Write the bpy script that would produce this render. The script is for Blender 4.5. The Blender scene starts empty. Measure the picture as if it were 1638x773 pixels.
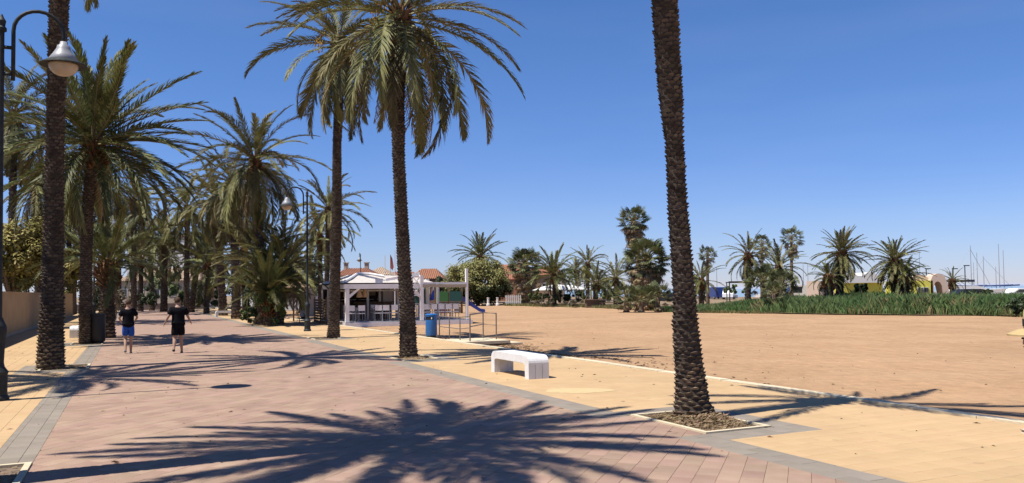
import bpy, bmesh, math, random
from math import sin, cos, pi, radians, sqrt, atan2, tan
from mathutils import Vector, Matrix, Euler, noise

scene = bpy.context.scene
C = scene.collection
R = random.Random(7)

# ------------------------------------------------------------------ camera
F = 1300.0; CX = 819.0; CY = 386.5; CAMH = 1.70
PITCH = 0.036; ROLL = -0.0114
SHY = (466.2 - CY - F*tan(PITCH)) / 1638.0
cam_d = bpy.data.cameras.new('camera'); cam = bpy.data.objects.new('camera', cam_d); C.objects.link(cam)
MR = Matrix.Rotation(pi/2 + PITCH, 3, 'X') @ Matrix.Rotation(ROLL, 3, 'Z')
cam.matrix_world = Matrix.Translation((0, 0, CAMH)) @ MR.to_4x4()
cam_d.sensor_width = 36; cam_d.lens = 36*F/1638.0; cam_d.shift_y = SHY
cam_d.clip_start = 0.1; cam_d.clip_end = 30000
scene.camera = cam

# ------------------------------------------------------------------ light
SUN_EL = radians(64); SH = Vector((0.882, 0.471, 0)).normalized()      # shadows fall this way
world = bpy.data.worlds.new('World'); scene.world = world; world.use_nodes = True
wn = world.node_tree; wn.nodes.clear()
wo = wn.nodes.new('ShaderNodeOutputWorld'); wb = wn.nodes.new('ShaderNodeBackground')
sky = wn.nodes.new('ShaderNodeTexSky'); sky.sky_type = 'NISHITA'; sky.sun_disc = False
sky.sun_elevation = SUN_EL; sky.sun_rotation = atan2(-SH.x, -SH.y)
sky.air_density = 1.0; sky.dust_density = 0.05; sky.ozone_density = 1.5; sky.altitude = 0
wb.inputs['Strength'].default_value = 0.072
# thin cirrus veil, low in the sky
tc = wn.nodes.new('ShaderNodeTexCoord'); mp = wn.nodes.new('ShaderNodeMapping'); mp.inputs['Scale'].default_value = (1.0, 1.0, 6)
nz = wn.nodes.new('ShaderNodeTexNoise'); nz.inputs['Scale'].default_value = 2.2; nz.inputs['Detail'].default_value = 5
cr = wn.nodes.new('ShaderNodeValToRGB'); cr.color_ramp.elements[0].position = 0.48; cr.color_ramp.elements[1].position = 0.8
cr.color_ramp.elements[1].color = (0.05, 0.05, 0.05, 1)
mx = wn.nodes.new('ShaderNodeMixRGB'); mx.inputs['Color2'].default_value = (7.5, 8.0, 8.6, 1)
wn.links.new(tc.outputs['Generated'], mp.inputs['Vector']); wn.links.new(mp.outputs['Vector'], nz.inputs['Vector'])
wn.links.new(nz.outputs['Fac'], cr.inputs['Fac']); wn.links.new(cr.outputs['Color'], mx.inputs['Fac'])
hs = wn.nodes.new('ShaderNodeHueSaturation'); hs.inputs['Saturation'].default_value = 1.15
tint = wn.nodes.new('ShaderNodeMixRGB'); tint.blend_type = 'MULTIPLY'; tint.inputs['Fac'].default_value = 1; tint.inputs['Color2'].default_value = (0.87, 0.93, 1.20, 1)
sx = wn.nodes.new('ShaderNodeSeparateXYZ'); wn.links.new(tc.outputs['Generated'], sx.inputs[0])
tr_ = wn.nodes.new('ShaderNodeValToRGB'); tr_.color_ramp.elements[0].position = 0.0; tr_.color_ramp.elements[0].color = (0.66, 0.75, 1.0, 1)
tr_.color_ramp.elements[1].position = 0.30; tr_.color_ramp.elements[1].color = (0.87, 0.93, 1.0, 1); tr_.color_ramp.interpolation = 'EASE'
e_ = tr_.color_ramp.elements.new(0.10); e_.color = (0.78, 0.84, 1.0, 1)
sc_ = wn.nodes.new('ShaderNodeMixRGB'); sc_.blend_type = 'MULTIPLY'; sc_.inputs['Fac'].default_value = 1; sc_.inputs['Color2'].default_value = (1.0, 1.0, 1.2, 1)
wn.links.new(sx.outputs['Z'], tr_.inputs['Fac']); wn.links.new(tr_.outputs['Color'], sc_.inputs['Color1']); wn.links.new(sc_.outputs['Color'], tint.inputs['Color2'])
wn.links.new(sky.outputs['Color'], tint.inputs['Color1']); wn.links.new(tint.outputs['Color'], hs.inputs['Color'])
wn.links.new(hs.outputs['Color'], mx.inputs['Color1'])
wn.links.new(mx.outputs['Color'], wb.inputs['Color']); wn.links.new(wb.outputs['Background'], wo.inputs['Surface'])

sd = bpy.data.lights.new('sun', 'SUN'); sd.energy = 5.0; sd.angle = radians(0.53); sd.color = (1.0, 0.955, 0.88)
sun = bpy.data.objects.new('sun', sd); C.objects.link(sun)
ld = Vector((SH.x*cos(SUN_EL), SH.y*cos(SUN_EL), -sin(SUN_EL)))
sun.rotation_euler = ld.to_track_quat('-Z', 'Y').to_euler(); sun.location = (-20, -10, 40)
scene.view_settings.view_transform = 'Standard'; scene.view_settings.look = 'None'
scene.view_settings.exposure = 0.6; scene.view_settings.gamma = 1.0
scene.render.engine = 'CYCLES'
scene.cycles.max_bounces = 6; scene.cycles.transparent_max_bounces = 8

# ------------------------------------------------------------------ geometry of the place
def ray(px, py):
    d = Vector(((px-CX)/F, -(py-CY)/F + SHY*1638.0/F, -1.0))
    return MR @ d
def AT(px, py, Y):
    d = ray(px, py); t = Y/d.y
    return Vector((d.x*t, Y, CAMH + d.z*t))
def hor(px): return 475.5 - 0.0114*px
def G(px, Y):                                # ground point at column px and depth Y
    p = AT(px, hor(px) + CAMH*F/Y, Y); return Vector((p.x, Y, 0))
def GP(px, py, z=0):                         # where a pixel's ray meets the plane z
    d = ray(px, py); t = (z-CAMH)/d.z
    return Vector((d.x*t, d.y*t, z))
TH = atan2(0.424, 0.9056)
P = Vector((-sin(TH), cos(TH), 0)); Q = Vector((cos(TH), sin(TH), 0))
def W(q, s, z=0.0): return Q*q + P*s + Vector((0, 0, z))
def QS(v): return (v.dot(Q), v.dot(P))
def proj(v):
    d = MR.transposed() @ (v - Vector((0, 0, CAMH)))
    if d.z > -0.01: return None
    return (CX + F*d.x/-d.z, CY - F*(d.y/-d.z) + SHY*1638.0)
# ------------------------------------------------------------------ materials
MATS = {}
def mat(name, col, rough=0.8, spec=0.3, metal=0.0, col2=None, scale=8.0, bump=0.0, bscale=40.0, detail=4, rnd=0.0, island=0.0,
        coord='Object', trans=None, stretch=None, c2pos=(0.35, 0.7), emit=None, alpha=None):
    if name in MATS: return MATS[name]
    m = bpy.data.materials.new(name); m.use_nodes = True; MATS[name] = m
    nt = m.node_tree; b = nt.nodes['Principled BSDF']
    b.inputs['Roughness'].default_value = rough; b.inputs['Metallic'].default_value = metal
    b.inputs['Specular IOR Level'].default_value = spec
    b.inputs['Base Color'].default_value = (*col, 1)
    src = None
    t = nt.nodes.new('ShaderNodeTexCoord'); vec = t.outputs[coord]
    if stretch:
        mpn = nt.nodes.new('ShaderNodeMapping'); mpn.inputs['Scale'].default_value = stretch
        nt.links.new(vec, mpn.inputs['Vector']); vec = mpn.outputs['Vector']
    if col2:
        n = nt.nodes.new('ShaderNodeTexNoise'); n.inputs['Scale'].default_value = scale; n.inputs['Detail'].default_value = detail
        r = nt.nodes.new('ShaderNodeValToRGB')
        r.color_ramp.elements[0].position = c2pos[0]; r.color_ramp.elements[1].position = c2pos[1]
        r.color_ramp.elements[0].color = (*col, 1); r.color_ramp.elements[1].color = (*col2, 1)
        nt.links.new(vec, n.inputs['Vector']); nt.links.new(n.outputs['Fac'], r.inputs['Fac'])
        nt.links.new(r.outputs['Color'], b.inputs['Base Color']); src = r.outputs['Color']
    if rnd or island:
        h = nt.nodes.new('ShaderNodeHueSaturation')
        if src: nt.links.new(src, h.inputs['Color'])
        else: h.inputs['Color'].default_value = (*col, 1)
        oi = nt.nodes.new('ShaderNodeObjectInfo'); val = oi.outputs['Random']
        amt = rnd
        if island:
            g = nt.nodes.new('ShaderNodeNewGeometry'); a = nt.nodes.new('ShaderNodeMath'); a.operation = 'ADD'
            nt.links.new(g.outputs['Random Per Island'], a.inputs[0]); nt.links.new(oi.outputs['Random'], a.inputs[1])
            f = nt.nodes.new('ShaderNodeMath'); f.operation = 'FRACT'; nt.links.new(a.outputs[0], f.inputs[0]); val = f.outputs[0]
            amt = island
        mr = nt.nodes.new('ShaderNodeMapRange'); mr.inputs['To Min'].default_value = 1-amt; mr.inputs['To Max'].default_value = 1+amt
        nt.links.new(val, mr.inputs['Value']); nt.links.new(mr.outputs['Result'], h.inputs['Value'])
        m2 = nt.nodes.new('ShaderNodeMath'); m2.operation = 'MULTIPLY'; m2.inputs[1].default_value = 7.31
        f2 = nt.nodes.new('ShaderNodeMath'); f2.operation = 'FRACT'
        nt.links.new(val, m2.inputs[0]); nt.links.new(m2.outputs[0], f2.inputs[0])
        mr2 = nt.nodes.new('ShaderNodeMapRange'); hk = 0.10 if 0 < island < .15 else 0.045; mr2.inputs['To Min'].default_value = 0.5-amt*hk; mr2.inputs['To Max'].default_value = 0.5+amt*hk
        nt.links.new(f2.outputs[0], mr2.inputs['Value']); nt.links.new(mr2.outputs['Result'], h.inputs['Hue'])
        nt.links.new(h.outputs['Color'], b.inputs['Base Color'])
    if bump:
        n = nt.nodes.new('ShaderNodeTexNoise'); n.inputs['Scale'].default_value = bscale; n.inputs['Detail'].default_value = 5
        bp = nt.nodes.new('ShaderNodeBump'); bp.inputs['Strength'].default_value = bump; bp.inputs['Distance'].default_value = 0.02
        nt.links.new(vec, n.inputs['Vector']); nt.links.new(n.outputs['Fac'], bp.inputs['Height']); nt.links.new(bp.outputs['Normal'], b.inputs['Normal'])
    if trans:
        o = nt.nodes['Material Output']; tr = nt.nodes.new('ShaderNodeBsdfTranslucent'); ms = nt.nodes.new('ShaderNodeMixShader')
        ms.inputs['Fac'].default_value = trans
        if b.inputs['Base Color'].links: nt.links.new(b.inputs['Base Color'].links[0].from_socket, tr.inputs['Color'])
        else: tr.inputs['Color'].default_value = (*col, 1)
        nt.links.new(b.outputs[0], ms.inputs[1]); nt.links.new(tr.outputs[0], ms.inputs[2]); nt.links.new(ms.outputs[0], o.inputs['Surface'])
    return m

def world_variation(m, scale, lo, hi, stretch=(1, 1, 1)):
    """large soft blotches multiplied over a ground material (wear, dust)"""
    nt = m.node_tree; b = nt.nodes['Principled BSDF']; src = b.inputs['Base Color'].links[0].from_socket
    g = nt.nodes.new('ShaderNodeNewGeometry'); mpn = nt.nodes.new('ShaderNodeMapping'); mpn.inputs['Scale'].default_value = stretch
    mpn.inputs['Rotation'].default_value = (0, 0, TH)
    n = nt.nodes.new('ShaderNodeTexNoise'); n.inputs['Scale'].default_value = scale; n.inputs['Detail'].default_value = 6; n.inputs['Roughness'].default_value = 0.62
    mr = nt.nodes.new('ShaderNodeMapRange'); mr.inputs['From Min'].default_value = 0.3; mr.inputs['From Max'].default_value = 0.7
    mr.inputs['To Min'].default_value = lo; mr.inputs['To Max'].default_value = hi
    mu = nt.nodes.new('ShaderNodeMixRGB'); mu.blend_type = 'MULTIPLY'; mu.inputs['Fac'].default_value = 1
    nt.links.new(g.outputs['Position'], mpn.inputs['Vector']); nt.links.new(mpn.outputs['Vector'], n.inputs['Vector'])
    nt.links.new(n.outputs['Fac'], mr.inputs['Value']); nt.links.new(src, mu.inputs['Color1']); nt.links.new(mr.outputs['Result'], mu.inputs['Color2'])
    n2 = nt.nodes.new('ShaderNodeTexNoise'); n2.inputs['Scale'].default_value = scale*0.22; n2.inputs['Detail'].default_value = 3
    r2 = nt.nodes.new('ShaderNodeMapRange'); r2.inputs['From Min'].default_value = 0.35; r2.inputs['From Max'].default_value = 0.65; r2.inputs['To Min'].default_value = 0.93; r2.inputs['To Max'].default_value = 1.04
    n3 = nt.nodes.new('ShaderNodeTexNoise'); n3.inputs['Scale'].default_value = 5.5; n3.inputs['Detail'].default_value = 2
    r3 = nt.nodes.new('ShaderNodeMapRange'); r3.inputs['From Min'].default_value = 0.68; r3.inputs['From Max'].default_value = 0.74; r3.inputs['To Min'].default_value = 1.0; r3.inputs['To Max'].default_value = 0.80
    pr = nt.nodes.new('ShaderNodeMath'); pr.operation = 'MULTIPLY'; mu2 = nt.nodes.new('ShaderNodeMixRGB'); mu2.blend_type = 'MULTIPLY'; mu2.inputs['Fac'].default_value = 1
    for n_, r_ in ((n2, r2), (n3, r3)): nt.links.new(g.outputs['Position'], n_.inputs['Vector']); nt.links.new(n_.outputs['Fac'], r_.inputs['Value'])
    nt.links.new(r2.outputs['Result'], pr.inputs[0]); nt.links.new(r3.outputs['Result'], pr.inputs[1])
    nt.links.new(mu.outputs['Color'], mu2.inputs['Color1']); nt.links.new(pr.outputs[0], mu2.inputs['Color2'])
    nt.links.new(mu2.outputs['Color'], b.inputs['Base Color'])
    return m

M_red = world_variation(mat('red_paving', (0.290, 0.192, 0.136), 0.85, 0.2, col2=(0.320, 0.217, 0.160), scale=3, bump=0.25, bscale=60, island=0.10), 1.1, 0.86, 1.06)
M_grey = world_variation(mat('grey_paving', (0.22, 0.185, 0.145), 0.85, 0.2, col2=(0.24, 0.205, 0.165), scale=3, bump=0.25, bscale=60, island=0.06), 1.3, 0.9, 1.05)
M_yel = world_variation(mat('yellow_paving', (0.425, 0.285, 0.15), 0.85, 0.15, col2=(0.45, 0.31, 0.17), scale=3, bump=0.2, bscale=60, island=0.03), 1.1, 0.92, 1.04)
M_joint = mat('paving_joint', (0.15, 0.11, 0.08), 0.95, 0.1, col2=(0.19, 0.14, 0.10), scale=20)
M_jointy = mat('sandy_joint', (0.27, 0.19, 0.11), 0.95, 0.1, col2=(0.34, 0.25, 0.14), scale=20)
M_kerb = mat('pale_kerb', (0.50, 0.42, 0.28), 0.8, 0.2, col2=(0.57, 0.49, 0.34), scale=6, bump=0.2, rnd=0.04)
M_soil = mat('dry_soil', (0.17, 0.115, 0.07), 0.95, 0.1, col2=(0.29, 0.21, 0.13), scale=14, bump=0.8, bscale=30)
M_chip = mat('dry_litter', (0.22, 0.155, 0.09), 0.9, 0.1, island=0.6)
M_bark = mat('palm_bark', (0.045, 0.034, 0.026), 0.95, 0.1, col2=(0.08, 0.062, 0.046), scale=9, bump=0.8, bscale=30)
M_scar = mat('leaf_base_scar', (0.115, 0.090, 0.067), 0.92, 0.1, col2=(0.055, 0.042, 0.033), scale=5, island=0.4)
M_scarb = mat('weathered_leaf_base', (0.20, 0.15, 0.10), 0.92, 0.1, col2=(0.12, 0.09, 0.065), scale=7, island=0.35)
M_boot = mat('palm_boot', (0.17, 0.085, 0.04), 0.9, 0.15, col2=(0.10, 0.055, 0.03), scale=9, island=0.4)
M_leaf = mat('palm_leaf', (0.098, 0.102, 0.034), 0.55, 0.22, col2=(0.225, 0.200, 0.080), scale=1.6, rnd=0.45, trans=0.2)
M_leafg = mat('palm_leaf_fresh', (0.068, 0.084, 0.027), 0.52, 0.25, col2=(0.175, 0.170, 0.060), scale=1.6, rnd=0.4, trans=0.2)
M_leafd = mat('palm_leaf_dry', (0.30, 0.225, 0.125), 0.8, 0.15, col2=(0.20, 0.14, 0.08), scale=2.5, rnd=0.3, trans=0.1)
M_rach = mat('palm_rachis', (0.20, 0.165, 0.075), 0.55, 0.3, rnd=0.25)
M_fan = mat('fan_leaf', (0.070, 0.085, 0.034), 0.55, 0.25, col2=(0.15, 0.145, 0.06), scale=2, rnd=0.45, trans=0.2)
M_fruit = mat('date_fruit', (0.55, 0.33, 0.04), 0.6, 0.3, island=0.3)
M_wood = mat('tree_wood', (0.12, 0.085, 0.055), 0.9, 0.1, col2=(0.19, 0.14, 0.10), scale=10, bump=0.5)
M_iron = mat('dark_iron', (0.014, 0.017, 0.017), 0.6, 0.25, col2=(0.03, 0.034, 0.033), scale=12)
M_lampw = mat('lamp_grey_metal', (0.26, 0.265, 0.28), 0.45, 0.5)
M_white = mat('white_paint', (0.80, 0.78, 0.76), 0.55, 0.3, col2=(0.74, 0.72, 0.69), scale=4)
M_conc = mat('white_concrete', (0.66, 0.65, 0.64), 0.8, 0.2, col2=(0.56, 0.55, 0.53), scale=5, bump=0.15)
M_blue = mat('blue_enamel', (0.012, 0.11, 0.33), 0.4, 0.5, col2=(0.015, 0.13, 0.38), scale=5)
M_blued = mat('deep_blue_plastic', (0.010, 0.03, 0.20), 0.35, 0.5)
M_steel = mat('brown_steel', (0.19, 0.155, 0.13), 0.5, 0.5, metal=0.3)
M_black = mat('black_plastic', (0.012, 0.012, 0.013), 0.5, 0.4)
M_shirt = mat('black_cotton', (0.008, 0.008, 0.010), 0.95, 0.08, bump=0.3, bscale=14)
M_shortb = mat('blue_cotton', (0.018, 0.075, 0.33), 0.8, 0.2, bump=0.3, bscale=14)
M_skin = mat('skin', (0.34, 0.20, 0.135), 0.6, 0.3, col2=(0.38, 0.235, 0.165), scale=6)
M_hair = mat('brown_hair', (0.055, 0.032, 0.018), 0.8, 0.2, col2=(0.085, 0.052, 0.028), scale=30)
M_straw = mat('straw', (0.42, 0.31, 0.15), 0.85, 0.15, col2=(0.36, 0.26, 0.12), scale=20)
M_wall = mat('ochre_plaster', (0.40, 0.29, 0.17), 0.9, 0.15, col2=(0.34, 0.24, 0.14), scale=1.2, bump=0.15, detail=8)
M_plast = mat('cream_plaster', (0.42, 0.34, 0.26), 0.9, 0.15, col2=(0.36, 0.29, 0.22), scale=0.6)
M_plasw = mat('white_plaster', (0.62, 0.60, 0.57), 0.9, 0.15, col2=(0.54, 0.52, 0.48), scale=0.6)
M_terra = mat('terracotta', (0.24, 0.10, 0.06), 0.85, 0.15, col2=(0.30, 0.145, 0.09), scale=3, island=0.15)
M_glassd = mat('dark_glass', (0.03, 0.035, 0.04), 0.12, 0.6)
M_dark = mat('dark_interior', (0.035, 0.028, 0.022), 0.9, 0.1, col2=(0.06, 0.045, 0.035), scale=2)
M_timb = mat('brown_timber', (0.13, 0.085, 0.055), 0.8, 0.2, col2=(0.19, 0.13, 0.085), scale=6, rnd=0.15)
M_reedr = mat('pale_reed_roof', (0.52, 0.47, 0.43), 0.95, 0.1, col2=(0.40, 0.355, 0.32), scale=7, bump=0.6, bscale=30)
M_thatch = mat('thatch', (0.36, 0.25, 0.15), 0.95, 0.1, col2=(0.50, 0.36, 0.22), scale=14, bump=0.8)
M_canvas = mat('beige_canvas', (0.45, 0.38, 0.29), 0.9, 0.1, trans=0.2)
M_yelb = mat('yellow_render', (0.62, 0.56, 0.10), 0.85, 0.2)
M_pinkc = mat('pale_pink_render', (0.55, 0.42, 0.33), 0.85, 0.2)
M_green = mat('green_panel', (0.03, 0.11, 0.03), 0.5, 0.4)
M_teal = mat('teal_panel', (0.012, 0.06, 0.05), 0.5, 0.4)
M_redp = mat('red_panel', (0.25, 0.03, 0.02), 0.5, 0.4)
M_tyre = mat('tyre', (0.015, 0.015, 0.015), 0.9, 0.1)
M_asph = mat('asphalt', (0.06, 0.058, 0.055), 0.9, 0.2, col2=(0.08, 0.077, 0.072), scale=3)

# sand with ripples, footprints and blotches
M_sand = mat('beach_sand', (0.340, 0.210, 0.117), 0.95, 0.05, col2=(0.390, 0.250, 0.145), scale=0.45, detail=9, coord='Object', c2pos=(0.3, 0.72))
nt = M_sand.node_tree; b = nt.nodes['Principled BSDF']; tcn = nt.nodes.new('ShaderNodeTexCoord')
n1 = nt.nodes.new('ShaderNodeTexNoise'); n1.inputs['Scale'].default_value = 2.6; n1.inputs['Detail'].default_value = 7; n1.inputs['Roughness'].default_value = 0.65
v1 = nt.nodes.new('ShaderNodeTexVoronoi'); v1.inputs['Scale'].default_value = 2.3; v1.feature = 'SMOOTH_F1'
ad = nt.nodes.new('ShaderNodeMath'); ad.operation = 'ADD'
bp = nt.nodes.new('ShaderNodeBump'); bp.inputs['Strength'].default_value = 0.8; bp.inputs['Distance'].default_value = 0.10
for x in (n1, v1): nt.links.new(tcn.outputs['Object'], x.inputs['Vector'])
nt.links.new(n1.outputs['Fac'], ad.inputs[0]); nt.links.new(v1.outputs['Distance'], ad.inputs[1])
nt.links.new(ad.outputs[0], bp.inputs['Height']); nt.links.new(bp.outputs['Normal'], b.inputs['Normal'])
# fine dark flecks
n3 = nt.nodes.new('ShaderNodeTexNoise'); n3.inputs['Scale'].default_value = 5; n3.inputs['Detail'].default_value = 8; n3.inputs['Roughness'].default_value = 0.7
mr3 = nt.nodes.new('ShaderNodeMapRange'); mr3.inputs['From Min'].default_value = 0.35; mr3.inputs['From Max'].default_value = 0.62; mr3.inputs['To Min'].default_value = 0.86; mr3.inputs['To Max'].default_value = 1.03
mu3 = nt.nodes.new('ShaderNodeMixRGB'); mu3.blend_type = 'MULTIPLY'; mu3.inputs['Fac'].default_value = 1
nt.links.new(tcn.outputs['Object'], n3.inputs['Vector']); nt.links.new(n3.outputs['Fac'], mr3.inputs['Value'])
nt.links.new(b.inputs['Base Color'].links[0].from_socket, mu3.inputs['Color1']); nt.links.new(mr3.outputs['Result'], mu3.inputs['Color2'])
n4 = nt.nodes.new('ShaderNodeTexNoise'); n4.inputs['Scale'].default_value = 0.16; n4.inputs['Detail'].default_value = 5
mr4 = nt.nodes.new('ShaderNodeMapRange'); mr4.inputs['From Min'].default_value = 0.35; mr4.inputs['From Max'].default_value = 0.65; mr4.inputs['To Min'].default_value = 0.93; mr4.inputs['To Max'].default_value = 1.06
mu4 = nt.nodes.new('ShaderNodeMixRGB'); mu4.blend_type = 'MULTIPLY'; mu4.inputs['Fac'].default_value = 1
nt.links.new(tcn.outputs['Object'], n4.inputs['Vector']); nt.links.new(n4.outputs['Fac'], mr4.inputs['Value'])
nt.links.new(mu3.outputs['Color'], mu4.inputs['Color1']); nt.links.new(mr4.outputs['Result'], mu4.inputs['Color2'])
nt.links.new(mu4.outputs['Color'], b.inputs['Base Color'])

# ------------------------------------------------------------------ object helpers
class MB:
    def __init__(s): s.v = []; s.f = []; s.m = []
    def add(s, vs, fs, mi=0):
        o = len(s.v); s.v += [tuple(v) for v in vs]; s.f += [tuple(i+o for i in f) for f in fs]; s.m += [mi]*len(fs)
    def box(s, c, d, rz=0.0, mi=0, taper=1.0):
        cx, cy, cz = c; hx, hy, hz = d[0]/2, d[1]/2, d[2]/2; ca, sa = cos(rz), sin(rz); vs = []
        for z, k in ((-hz, 1.0), (hz, taper)):
            for x, y in ((-hx, -hy), (hx, -hy), (hx, hy), (-hx, hy)):
                x *= k; y *= k
                vs.append((cx + x*ca - y*sa, cy + x*sa + y*ca, cz + z))
        s.add(vs, [(0,3,2,1), (4,5,6,7), (0,1,5,4), (1,2,6,5), (2,3,7,6), (3,0,4,7)], mi)
    def tube(s, pts, rad, n=8, mi=0, cap=True):
        pts = [Vector(p) for p in pts]; k = len(pts)
        if not hasattr(rad, '__len__'): rad = [rad]*k
        vs = []; prev = None
        for i, p in enumerate(pts):
            t = (pts[min(i+1, k-1)] - pts[max(i-1, 0)]).normalized()
            if prev is None:
                a = Vector((0, 0, 1)) if abs(t.z) < 0.9 else Vector((1, 0, 0))
                u = t.cross(a).normalized()
            else: u = (prev - t*prev.dot(t)).normalized()
            prev = u; w = t.cross(u)
            for j in range(n):
                an = 2*pi*j/n; vs.append(p + (u*cos(an) + w*sin(an))*rad[i])
        fs = [(i*n+j, i*n+(j+1) % n, (i+1)*n+(j+1) % n, (i+1)*n+j) for i in range(k-1) for j in range(n)]
        if cap: fs += [tuple(range(n-1, -1, -1)), tuple((k-1)*n+j for j in range(n))]
        s.add(vs, fs, mi)
    def lathe(s, c, prof, n=20, mi=0):
        vs = []; k = len(prof)
        for r, z in prof:
            for j in range(n):
                an = 2*pi*j/n; vs.append((c[0]+r*cos(an), c[1]+r*sin(an), c[2]+z))
        fs = [(i*n+j, i*n+(j+1) % n, (i+1)*n+(j+1) % n, (i+1)*n+j) for i in range(k-1) for j in range(n)]
        fs += [tuple(range(n-1, -1, -1)), tuple((k-1)*n+j for j in range(n))]
        s.add(vs, fs, mi)
    def prism(s, poly, vec, mi=0):
        n = len(poly); vec = Vector(vec); a = [Vector(p) for p in poly]; b = [p+vec for p in a]
        s.add(a+b, [tuple(range(n-1, -1, -1)), tuple(range(n, 2*n))] + [(i, (i+1) % n, n+(i+1) % n, n+i) for i in range(n)], mi)
    def mesh(s, name, mats, smooth=False):
        me = bpy.data.meshes.new(name); me.from_pydata(s.v, [], s.f)
        for m in (mats if isinstance(mats, (list, tuple)) else [mats]): me.materials.append(m)
        if any(s.m): me.polygons.foreach_set('material_index', s.m)
        if smooth: me.polygons.foreach_set('use_smooth', [True]*len(s.f))
        me.update(); return me
    def obj(s, name, mats, parent=None, smooth=False, **k):
        o = bpy.data.objects.new(name, s.mesh(name, mats, smooth)); C.objects.link(o)
        if parent: o.parent = parent
        for a, b in k.items(): o[a] = b
        return o
def thing(name, label, cat, loc=(0, 0, 0), rz=0.0, group=None):
    o = bpy.data.objects.new(name, None); C.objects.link(o); o.empty_display_size = 0.3
    o.location = loc; o.rotation_euler = (0, 0, rz); o['label'] = label; o['category'] = cat
    if group: o['group'] = group
    return o
def tag(o, label, cat, group=None):
    o['label'] = label; o['category'] = cat
    if group: o['group'] = group
    return o
def inst(name, me, parent=None, loc=(0, 0, 0), rot=(0, 0, 0), sc=(1, 1, 1)):
    o = bpy.data.objects.new(name, me); C.objects.link(o); o.parent = parent
    o.location = loc; o.rotation_euler = rot; o.scale = sc; return o
def copy_thing(root, loc, rz, label, group=None):
    r = root.copy(); C.objects.link(r); r.location = loc; r.rotation_euler = (0, 0, rz); r['label'] = label
    if group: r['group'] = group
    for ch in root.children:
        c = ch.copy(); C.objects.link(c); c.parent = r
        for g in ch.children:
            d = g.copy(); C.objects.link(d); d.parent = c
    return r

# ------------------------------------------------------------------ ground, sea, hills
def grid_sheet(name, x0, x1, y0, y1, nx, ny, z, m, kind='structure'):
    b = MB(); vs = []; fs = []
    for j in range(ny+1):
        for i in range(nx+1):
            x = x0+(x1-x0)*i/nx; y = y0+(y1-y0)*j/ny; vs.append((x, y, z(x, y)))
    for j in range(ny):
        for i in range(nx):
            a = j*(nx+1)+i; fs.append((a, a+1, a+nx+2, a+nx+1))
    b.add(vs, fs); return b.obj(name, m, smooth=True, kind=kind)
M_earth = mat('bare_earth', (0.19, 0.135, 0.085), 0.95, 0.1, col2=(0.25, 0.185, 0.115), scale=0.3, detail=8, bump=0.3, bscale=3)
b = MB(); b.add([(-900, -300, -0.30), (900, -300, -0.30), (900, 150, -0.30), (60, 150, -0.30), (20, 260, -0.30), (-10, 1500, -0.30), (-900, 1500, -0.30)], [tuple(range(7))])
b.obj('ground', M_earth, kind='structure')
# beach: bounded by the kerb on one side and by the planted edge on the other
def sandz(x, y):
    v = Vector((x*0.35, y*0.35, 0)); return -0.13 + 0.05*noise.noise(v) + 0.025*noise.noise(v*4.1)
b = MB(); vs = []; fs = []; NS = 110; NQ = 90
for j in range(NS+1):
    s = -25 + 150*(j/NS)**1.35
    for i in range(NQ+1):
        q = 10.04 + 95*(i/NQ)**1.9
        p = W(q, s); 
        vs.append((p.x, p.y, sandz(p.x, p.y)*min(1, 0.35+(q-10)*0.5) - (0.10 if q < 10.1 else 0)))
for j in range(NS):
    for i in range(NQ):
        a = j*(NQ+1)+i; fs.append((a, a+1, a+NQ+2, a+NQ+1))
b.add(vs, fs); sand = b.obj('sand', M_sand, smooth=True, kind='structure')
M_sea = mat('sea_water', (0.10, 0.20, 0.30), 0.12, 0.5, col2=(0.16, 0.28, 0.38), scale=0.02, bump=0.5, bscale=0.7)
b = MB(); b.add([(-3000, 140, -0.9), (12000, 140, -0.9), (12000, 14000, -0.9), (-3000, 14000, -0.9)], [(0, 1, 2, 3)])
b.obj('sea', M_sea, kind='structure')
M_hill = mat('haze_tinted_hill', (0.24, 0.27, 0.34), 0.95, 0.1, col2=(0.30, 0.32, 0.37), scale=0.002)  # blue-grey of distant haze is put into the hill colour itself
b = MB(); vs = []; fs = []; N = 120
for i in range(N+1):
    a = radians(-20 + 70*i/N); d = 7000
    h = 22 + 26*max(0, noise.noise(Vector((i*0.13, 3, 0)))) + 6*noise.noise(Vector((i*0.6, 9, 0)))
    for dd, hh in ((0, -2), (150, h*0.6), (500, h), (1200, -2)): vs.append(((d+dd)*sin(a), (d+dd)*cos(a), hh))
for i in range(N):
    for k in range(3): fs.append((i*4+k, (i+1)*4+k, (i+1)*4+k+1, i*4+k+1))
b.add(vs, fs); b.obj('hills', M_hill, smooth=True, kind='structure')

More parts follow.
